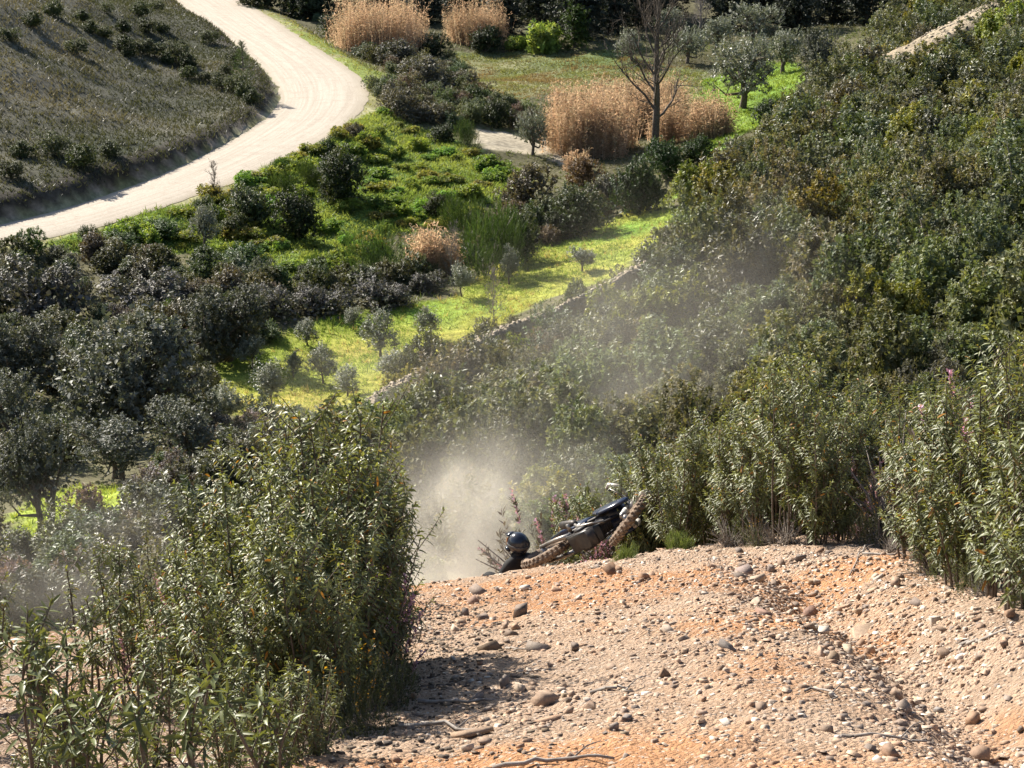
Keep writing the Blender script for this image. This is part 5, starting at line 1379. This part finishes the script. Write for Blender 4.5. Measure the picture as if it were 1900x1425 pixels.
def ring(mb, R_, r, nu=48, nv=10, sq=1.0, col=(1, 1, 1), mat=0):
    u = np.linspace(0, 6.2832, nu, endpoint=False)[:, None]; v = np.linspace(0, 6.2832, nv, endpoint=False)[None]
    V = np.stack([(R_ + r * np.cos(v)) * np.cos(u), r * sq * np.sin(v) + 0 * u, (R_ + r * np.cos(v)) * np.sin(u)], -1).reshape(-1, 3)
    i = np.arange(nu)[:, None] * nv; i2 = ((np.arange(nu) + 1) % nu)[:, None] * nv; j = np.arange(nv)[None]; j2 = (j + 1) % nv
    mb.add(V, None, np.stack([i + j, i2 + j, i2 + j2, i + j2], -1).reshape(-1, 4), col, mat)

def loft(mb, secs, mat=0, col=(1, 1, 1)):
    """skin over closed cross-sections of equal point count."""
    S = np.array(secs, float); k, n = S.shape[:2]
    i = np.arange(k - 1)[:, None] * n; j = np.arange(n)[None]; j2 = (j + 1) % n
    Q = np.stack([i + j, i + j2, i + n + j2, i + n + j], -1).reshape(-1, 4)
    V = np.vstack([S.reshape(-1, 3), S[0].mean(0), S[-1].mean(0)])
    T = [[k * n, (s + 1) % n, s] for s in range(n)] + [[k * n + 1, (k - 1) * n + s, (k - 1) * n + (s + 1) % n] for s in range(n)]
    mb.add(V, T, Q, col, mat)

def oval(x, z, wy, hz, n=12, top=1.0, tilt=0.0):
    a = np.linspace(0, 6.2832, n, endpoint=False)
    c, s = np.cos(a), np.sin(a)
    y = np.sign(c) * np.abs(c) ** .7 * wy * np.where(s > 0, top, 1); zz = np.sign(s) * np.abs(s) ** .8 * hz
    return np.stack([x - tilt * zz, y, z + zz], 1)

def wheel_parts(Rw, rt, seed):
    t = MB(); ring(t, Rw - rt, rt, 56, 12, .95)
    nk = 30
    for k in range(nk):
        for row, off in ((0, 0.0), (1, .5)):
            a = (k + off) * 6.2832 / nk
            er = np.array([math.cos(a), 0, math.sin(a)]); et = np.array([-math.sin(a), 0, math.cos(a)]); ey = np.array([0, 1.0, 0])
            if row == 0:
                boxm(t, er * (Rw + .006), (.028, .040, .020), np.stack([et, ey, er], 1))
            else:
                for s in (-1, 1):
                    n = unit(er * .72 + ey * s * .69)
                    boxm(t, er * (Rw - rt + rt * .76) + ey * s * rt * .72, (.026, .030, .018), np.stack([et, np.cross(n, et), n], 1))
    rim = MB(); ring(rim, Rw - rt * 1.75, .020, 48, 8, 1.1)
    hub = MB(); tube(hub, [(0, -.09, 0), (0, -.06, 0), (0, .06, 0), (0, .09, 0)], [.02, .045, .045, .02], 12)
    tube(hub, [(0, .045, 0), (0, .05, 0)], [.12, .12], 24)
    sp = MB()
    for k in range(32):
        a = k * 6.2832 / 32; b = a + (.5 if k % 4 < 2 else -.5); s = .04 if k % 2 else -.04
        tube(sp, [(math.cos(b) * .045, s, math.sin(b) * .045), (math.cos(a) * (Rw - rt * 1.75), 0, math.sin(a) * (Rw - rt * 1.75))], [.0022, .0022], 3, cap=False)
    return [('tyre', t.mesh('tyre', M_TYRE, False)), ('rim', rim.mesh('rim', M_STEEL, True)), ('hub', hub.mesh('hub', M_ALU)), ('spoke', sp.mesh('spoke', M_ALU))]

def motorcycle(loc, fwd, up, steer):
    f = Vector(fwd).normalized(); l = Vector(up).cross(f).normalized(); u = f.cross(l)
    root = tag(link('motorcycle', None), 'dusty dark enduro motorcycle lying on its side across the crest', 'motorcycle')
    root.matrix_world = Matrix(((f.x, l.x, u.x, loc[0]), (f.y, l.y, u.y, loc[1]), (f.z, l.z, u.z, loc[2]), (0, 0, 0, 1)))
    def part(n, mb, m, par=None, smooth=False, loc=None, rot=None): return link(n, mb.mesh(n, m, smooth), par or root, loc, rot)
    RWC, FWC = (-.72, 0, .33), (.74, 0, .345)
    ax = Vector((.37, 0, -.65)).normalized(); piv = Vector((.37, 0, .98))
    STEER = Matrix.Translation(piv) @ Matrix.Rotation(steer, 4, ax) @ Matrix.Translation(-piv)
    for nm, c, Rw, rt in (('rear_wheel', RWC, .325, .066), ('front_wheel', FWC, .345, .052)):
        w = link(nm, None, root, c); w.empty_display_size = .1
        if nm == 'front_wheel': w.matrix_local = STEER @ Matrix.Translation(c)
        for pn, me in wheel_parts(Rw, rt, 1): link(pn, me, w)
    m = MB()       # frame
    for s in (-1, 1):
        tube(m, [(.36, s * .03, .88), (.10, s * .11, .78), (-.16, s * .12, .62), (-.26, s * .11, .40), (-.20, s * .10, .26)], .018, 6)
        tube(m, [(.38, s * .02, .80), (.30, s * .07, .50), (.16, s * .09, .27), (-.20, s * .10, .25)], .018, 6)
        tube(m, [(-.10, s * .10, .74), (-.45, s * .09, .82), (-.72, s * .07, .88)], .014, 6)
        tube(m, [(-.24, s * .11, .46), (-.55, s * .09, .78)], .012, 6)
    tube(m, [(.35, 0, .95), (.40, 0, .76)], .035, 10)
    part('frame', m, M_STEEL)
    m = MB()       # engine
    boxm(m, (.02, 0, .36), (.34, .22, .20)); boxm(m, (.10, 0, .54), (.16, .16, .20), np.array([[.97, 0, .25], [0, 1, 0], [-.25, 0, .97]]))
    for k in range(5): boxm(m, (.10 + .02 * k * .3, 0, .48 + .035 * k), (.20, .20, .008))
    for s in (-1, 1): tube(m, [(-.02, s * .10, .36), (-.02, s * .145, .36)], [.10, .085], 16)
    boxm(m, (.05, 0, .25), (.40, .20, .03))
    part('engine', m, M_STEEL)
    m = MB()
    for s in (-1, 1): tube(m, [(-.20, s * .10, .34), (-.45, s * .11, .34), (-.74, s * .10, .33)], [.032, .028, .024], 8)
    part('swingarm', m, M_ALU)
    m = MB(); loft(m, [oval(.34, .88, .05, .05), oval(.24, .88, .16, .11), (oval(.05, .87, .17, .12)), oval(-.12, .85, .12, .08), oval(-.2, .83, .05, .03)])
    tank = part('tank', m, M_NAVY, smooth=True)
    m = MB(); tube(m, [(.14, 0, .945), (.14, 0, .97)], [.035, .03], 12); part('fuel_cap', m, M_BLACK, tank)
    for s in (-1, 1):
        m = MB(); loft(m, [oval(.52, .74, .02, .04), oval(.38, .74, .03, .15), oval(.18, .72, .03, .18), oval(-.04, .76, .02, .08)])
        o = part('radiator_shroud', m, M_NAVY, smooth=True); o.location = (0, s * .175, 0)
        m = MB(); loft(m, [oval(-.12, .70, .02, .08), oval(-.32, .69, .025, .15), oval(-.55, .78, .02, .09), oval(-.70, .84, .01, .03)])
        o = part('side_panel', m, M_NAVY, smooth=True); o.location = (0, s * .125, 0)
    m = MB(); loft(m, [oval(.02, .935, .05, .02), oval(-.12, .93, .085, .045), oval(-.35, .93, .095, .045), oval(-.58, .965, .085, .04), oval(-.74, .99, .06, .02)])
    part('seat', m, M_BLACK, smooth=True)
    m = MB(); loft(m, [oval(-.52, .90, .10, .018), oval(-.74, .93, .10, .02), oval(-.92, .95, .085, .016), oval(-1.10, .93, .05, .008)])
    fen = part('rear_fender', m, M_NAVY, smooth=True)
    m = MB(); boxm(m, (-1.02, 0, .90), (.05, .07, .04)); part('tail_light', m, M_LENS, fen)
    fk = link('fork', None, root); fk.matrix_local = STEER; fk.empty_display_size = .1
    for s in (-1, 1):
        m = MB(); tube(m, [(.36, s * .10, 1.0), (.55, s * .10, .66), (.74, s * .095, .33)], [.026, .026, .030], 10)
        part('fork_leg', m, M_ALU, fk)
        m = MB(); loft(m, [oval(.60, .58, .03, .05), oval(.70, .42, .032, .08)]); o = part('fork_guard', m, M_WHITE, fk, True); o.location = (.01, s * .10, 0)
    for z, x in ((.98, .37), (.80, .47)):
        m = MB(); boxm(m, (x, 0, z), (.07, .26, .035)); part('triple_clamp', m, M_BLACK, fk)
    m = MB(); loft(m, [oval(.40, .70, .06, .012), oval(.62, .755, .10, .02), oval(.85, .74, .085, .02), oval(.97, .71, .05, .008)])
    part('front_fender', m, M_WHITE, smooth=True).matrix_local = STEER
    m = MB(); loft(m, [oval(.46, .96, .06, .05), oval(.52, .95, .12, .13), oval(.565, .93, .11, .11), oval(.58, .92, .05, .05)])
    mk = part('headlight_mask', m, M_WHITE, smooth=True); mk.matrix_local = STEER
    m = MB(); tube(m, [(.57, 0, .93), (.595, 0, .925)], [.07, .06], 16); part('headlight', m, M_ALU, mk)
    m = MB(); tube(m, [(.22, -.40, 1.12), (.26, -.24, 1.13), (.33, -.10, 1.06), (.33, .10, 1.06), (.26, .24, 1.13), (.22, .40, 1.12)], .012, 8)
    hb = part('handlebar', m, M_ALU, smooth=True); hb.matrix_local = STEER
    for s in (-1, 1):
        m = MB(); tube(m, [(.22, s * .28, 1.12), (.21, s * .41, 1.115)], .019, 10); part('grip', m, M_BLACK, hb)
        m = MB(); tube(m, [(.21, s * .42, 1.115), (.30, s * .43, 1.10), (.38, s * .33, 1.09), (.36, s * .20, 1.10), (.31, s * .15, 1.10)], [.018, .022, .024, .022, .016], 8)
        part('handguard', m, M_WHITE, hb, True)
        m = MB(); tube(m, [(.27, s * .22, 1.12), (.30, s * .38, 1.10)], .006, 6); part('lever', m, M_ALU, hb)
    m = MB(); tube(m, [(.18, -.06, .52), (.30, -.10, .42), (.20, -.13, .34), (-.10, -.14, .42), (-.30, -.15, .60)], .02, 8)
    ex = part('exhaust_pipe', m, M_ALU, smooth=True)
    m = MB(); tube(m, [(-.30, -.15, .62), (-.36, -.16, .65), (-.66, -.17, .78), (-.72, -.17, .81)], [.03, .052, .052, .03], 12); part('silencer', m, M_STEEL, ex, True)
    for s in (-1, 1):
        m = MB(); boxm(m, (-.16, s * .19, .33), (.045, .10, .02)); part('footpeg', m, M_ALU)
    m = MB()
    for zz in (.36, .30): tube(m, [(-.12, .10, zz), (-.70, .10, zz - .0)], .008, 4)
    part('chain', m, M_STEEL)
    m = MB(); loft(m, [oval(.26, .36, .10, .02), oval(.10, .23, .11, .015), oval(-.16, .22, .10, .012)]); part('skid_plate', m, M_BLACK, smooth=True)
    return root

BIKE_R, BIKE_F = at(1014, 1027, 19.25), at(1163, 968, 18.5)
_f = BIKE_F - BIKE_R; _mid = (BIKE_R + BIKE_F) / 2
_up = np.array([0.0, .90, -.44]) + .15 * np.array([0, .34, .94])
_f = unit(_f); _up = unit(_up - _f * (_up @ _f)); 
BIKE = motorcycle(_mid - _up * .335, _f, _up, R(26))

# ================================================================== the rider sitting behind the crest
def rider(loc, rz, tilt):
    root = tag(link('person', None), 'rider in black gear and helmet sitting behind the crest beside the rear wheel', 'person')
    root.location = loc; root.rotation_euler = (0, 0, rz); root.empty_display_size = .2
    V, E, RD = [], [], []
    def v(p, r, par=None):
        V.append(p); RD.append(r)
        if par is not None: E.append((par, len(V) - 1))
        return len(V) - 1
    def dn(x, y, z): return (x, y, z - .55 * max(0, y))
    pel = v((0, 0, .14), (.155, .125)); sp = v((0, -.03, .30), (.145, .11), pel); ch = v((0, -.03, .46), (.165, .12), sp)
    uc = v((0, -.02, .56), (.12, .09), ch); nk = v((0, .0, .635), (.06, .06), uc); hd = v((0, .02, .74), (.085, .095), nk); v((0, .02, .83), (.07, .08), hd)
    for s in (-1, 1):
        sh = v((s * .17, -.02, .55), (.075, .07), uc); el = v((s * .28, .06, .31), (.052, .052), sh); wr = v((s * .26, .27, .20), (.036, .036), el)
        pa = v((s * .255, .345, .16), (.042, .024), wr)
        for k, (dx, ln) in enumerate(((-.030, .072), (-.010, .082), (.010, .078), (.030, .060))):
            a = v((s * .255 + dx, .385, .145), (.010, .010), pa); b = v((s * .255 + dx, .385 + ln * .5, .130), (.009, .009), a); v((s * .255 + dx, .385 + ln * .7, .105), (.008, .008), b)
        a = v((s * (.255 - .045), .33, .15), (.012, .012), pa); v((s * (.255 - .07), .365, .135), (.009, .009), a)
        hp = v(dn(s * .10, .05, .14), (.10, .10), pel); kn = v(dn(s * .19, .42, .46), (.072, .072), hp); ca = v(dn(s * .185, .56, .30), (.062, .062), kn)
        an = v(dn(s * .17, .70, .13), (.045, .045), ca); v(dn(s * .18, .86, .10), (.042, .035), an)
    me = bpy.data.meshes.new('body'); me.from_pydata([Vector(p) for p in V], E, [])
    body = link('body', me, root)
    body.modifiers.new('skin', 'SKIN').use_smooth_shade = True
    for i, r in enumerate(RD): me.skin_vertices[0].data[i].radius = r
    me.skin_vertices[0].data[0].use_root = True
    sb = body.modifiers.new('subdivision', 'SUBSURF'); sb.levels = 2; sb.render_levels = 2
    me.materials.append(M_SUIT)
    # helmet
    hl = link('helmet', None, root, (0, .025, .765), (R(4), 0, .10)); hl.scale = (1.02, 1.0, 1.06); hl.empty_display_size = .1
    nu, nv = 28, 18
    a = np.linspace(0, 6.2832, nu, endpoint=False)[None]; b = np.linspace(-.5 * math.pi * .72, .5 * math.pi, nv)[:, None]
    x = np.cos(b) * np.cos(a) * .128; y = np.cos(b) * np.sin(a) * .150; z = np.sin(b) * .140 + 0 * a
    y = y + np.where((y > 0) & (z < -.03), (-.03 - z) * .55, 0)
    x = x * (1 - .35 * np.clip(-.02 - z, 0, 1) / .12 * .35)
    mb = MB(); i = np.arange(nv - 1)[:, None] * nu; j = np.arange(nu)[None]; j2 = (j + 1) % nu
    mb.add(np.stack([x, y, z], -1).reshape(-1, 3), None, np.stack([i + j, i + j2, i + nu + j2, i + nu + j], -1).reshape(-1, 4))
    link('shell', mb.mesh('shell', M_HELM, True), hl)
    mb = MB()
    def lip(w, y, z, c): return [(-w, y, z), (0, y + .012, z + c), (w, y, z), (w, y, z - .006), (0, y + .012, z + c - .006), (-w, y, z - .006)]
    loft(mb, [lip(.085, .085, .088, .022), lip(.088, .135, .082, .020), lip(.062, .185, .070, .012)])
    link('peak', mb.mesh('peak', M_HELM, False), hl)
    mb = MB(); tube(mb, [(-.105, .05, -.075), (-.078, .125, -.088), (0, .165, -.092), (.078, .125, -.088), (.105, .05, -.075)], [.024, .026, .028, .026, .024], 8)
    link('chin_bar', mb.mesh('chin_bar', M_HELM, True), hl)
    mb = MB(); loft(mb, [[(-.09, .125, .045), (-.09, .125, -.045), (-.085, .11, -.045), (-.085, .11, .045)], [(0, .165, .05), (0, .165, -.035), (0, .14, -.035), (0, .14, .05)], [(.09, .125, .045), (.09, .125, -.045), (.085, .11, -.045), (.085, .11, .045)]])
    link('goggle', mb.mesh('goggle', M_LENS), hl)
    mb = MB()
    t = np.linspace(math.pi * .78, math.pi * 2.22, 26)
    S = []
    for q in t:
        c, s = math.cos(q), math.sin(q)
        S.append([(c * .132, s * .154, .018), (c * .136, s * .158, .018), (c * .136, s * .158, -.018), (c * .132, s * .154, -.018)])
    loft(mb, S); link('goggle_strap', mb.mesh('goggle_strap', plain_mat('strap', (.05, .05, .055), .7, 0, .3, .4, 30, (.12, .11, .10))), hl)
    mb = MB(); ring(mb, .085, .03, 24, 8, .8)
    o = link('collar', mb.mesh('collar', M_SUIT, True), root, (0, -.005, .615), (R(90), 0, 0))
    return root
_hd = at(964, 1008, 19.55)
rider((_hd[0] + .0, _hd[1] - .02, _hd[2] - .77), R(35), 0)

# ================================================================== dust
def dust_mat(name, dens, col, nscale, thresh, aniso=.25, grad=(0, 0, 0), soft=1.0):
    m = bpy.data.materials.new(name); m.use_nodes = True
    nt = NT(m); t = m.node_tree
    t.nodes.remove(t.nodes['Principled BSDF'])
    pv = nt.n('ShaderNodeVolumePrincipled'); pv.inputs['Color'].default_value = (*col, 1); pv.inputs['Anisotropy'].default_value = aniso
    tc = nt.n('ShaderNodeTexCoord')
    ln = nt.n('ShaderNodeVectorMath', operation='LENGTH'); nt.l(tc.outputs['Object'], ln.inputs[0])
    fall = nt.n('ShaderNodeMapRange', interpolation_type='SMOOTHERSTEP'); nt.l(ln.outputs['Value'], fall.inputs[0]); fall.inputs[1].default_value = 1.0; fall.inputs[2].default_value = 1.0 - soft; fall.inputs[3].default_value = 0; fall.inputs[4].default_value = 1
    g = nt.n('ShaderNodeNewGeometry')
    nz = nt.n('ShaderNodeTexNoise'); nz.inputs['Scale'].default_value = nscale; nz.inputs['Detail'].default_value = 3; nt.l(tc.outputs['Object'], nz.inputs['Vector'])
    nr = nt.n('ShaderNodeMapRange'); nt.l(nz.outputs['Fac'], nr.inputs[0]); nr.inputs[1].default_value = thresh; nr.inputs[2].default_value = thresh + .32; nr.inputs[3].default_value = .08; nr.inputs[4].default_value = 1
    mu = nt.n('ShaderNodeMath', operation='MULTIPLY'); nt.l(fall.outputs[0], mu.inputs[0]); nt.l(nr.outputs[0], mu.inputs[1])
    m2 = nt.n('ShaderNodeMath', operation='MULTIPLY'); nt.l(mu.outputs[0], m2.inputs[0]); m2.inputs[1].default_value = dens
    nt.l(m2.outputs[0], pv.inputs['Density'])
    nt.l(pv.outputs[0], t.nodes['Material Output'].inputs['Volume'])
    return m
def dust(loc, scale, rot, mat, label):
    nu, nv = 24, 14
    a = np.linspace(0, 6.2832, nu, endpoint=False)[None]; b = np.linspace(-math.pi / 2, math.pi / 2, nv)[:, None]
    V = np.stack([np.cos(b) * np.cos(a), np.cos(b) * np.sin(a), np.sin(b) + 0 * a], -1).reshape(-1, 3)
    mb = MB(); i = np.arange(nv - 1)[:, None] * nu; j = np.arange(nu)[None]; j2 = (j + 1) % nu
    mb.add(V, None, np.stack([i + j, i + j2, i + nu + j2, i + nu + j], -1).reshape(-1, 4))
    o = link('dust_cloud', mb.mesh('dust_cloud', mat), None, loc, rot, scale)
    tag(o, label, 'dust', kind='stuff')
DC = (.90, .84, .745)
dust(at(835, 1040, 22.5), (2.0, 2.4, 2.5), (0, R(16), 0), dust_mat('dust_thick', 1.2, DC, 2.0, .42), 'thick tan dust plume rising left of the rider')
dust(at(900, 960, 26.0), (3.6, 3.2, 2.6), (0, R(-25), 0), dust_mat('dust_thin', .30, DC, 2.4, .42), 'thin dust spreading above the rider')
dust(at(1130, 700, 36.0), (7.5, 6.0, 4.8), (0, R(-35), 0), dust_mat('dust_veil', .08, DC, 2.6, .40), 'faint dust veil drifting over the hillside scrub')
dust(at(150, 1060, 24.0), (3.6, 3.0, 1.7), (0, 0, 0), dust_mat('dust_left', .09, DC, 1.5, .38), 'dust lying in the hollow behind the left bushes')
dust(at(660, 740, 45.0), (5.0, 4.5, 2.2), (0, R(-15), 0), dust_mat('dust_far', .06, DC, 1.6, .38), 'faint dust over the near end of the meadow')
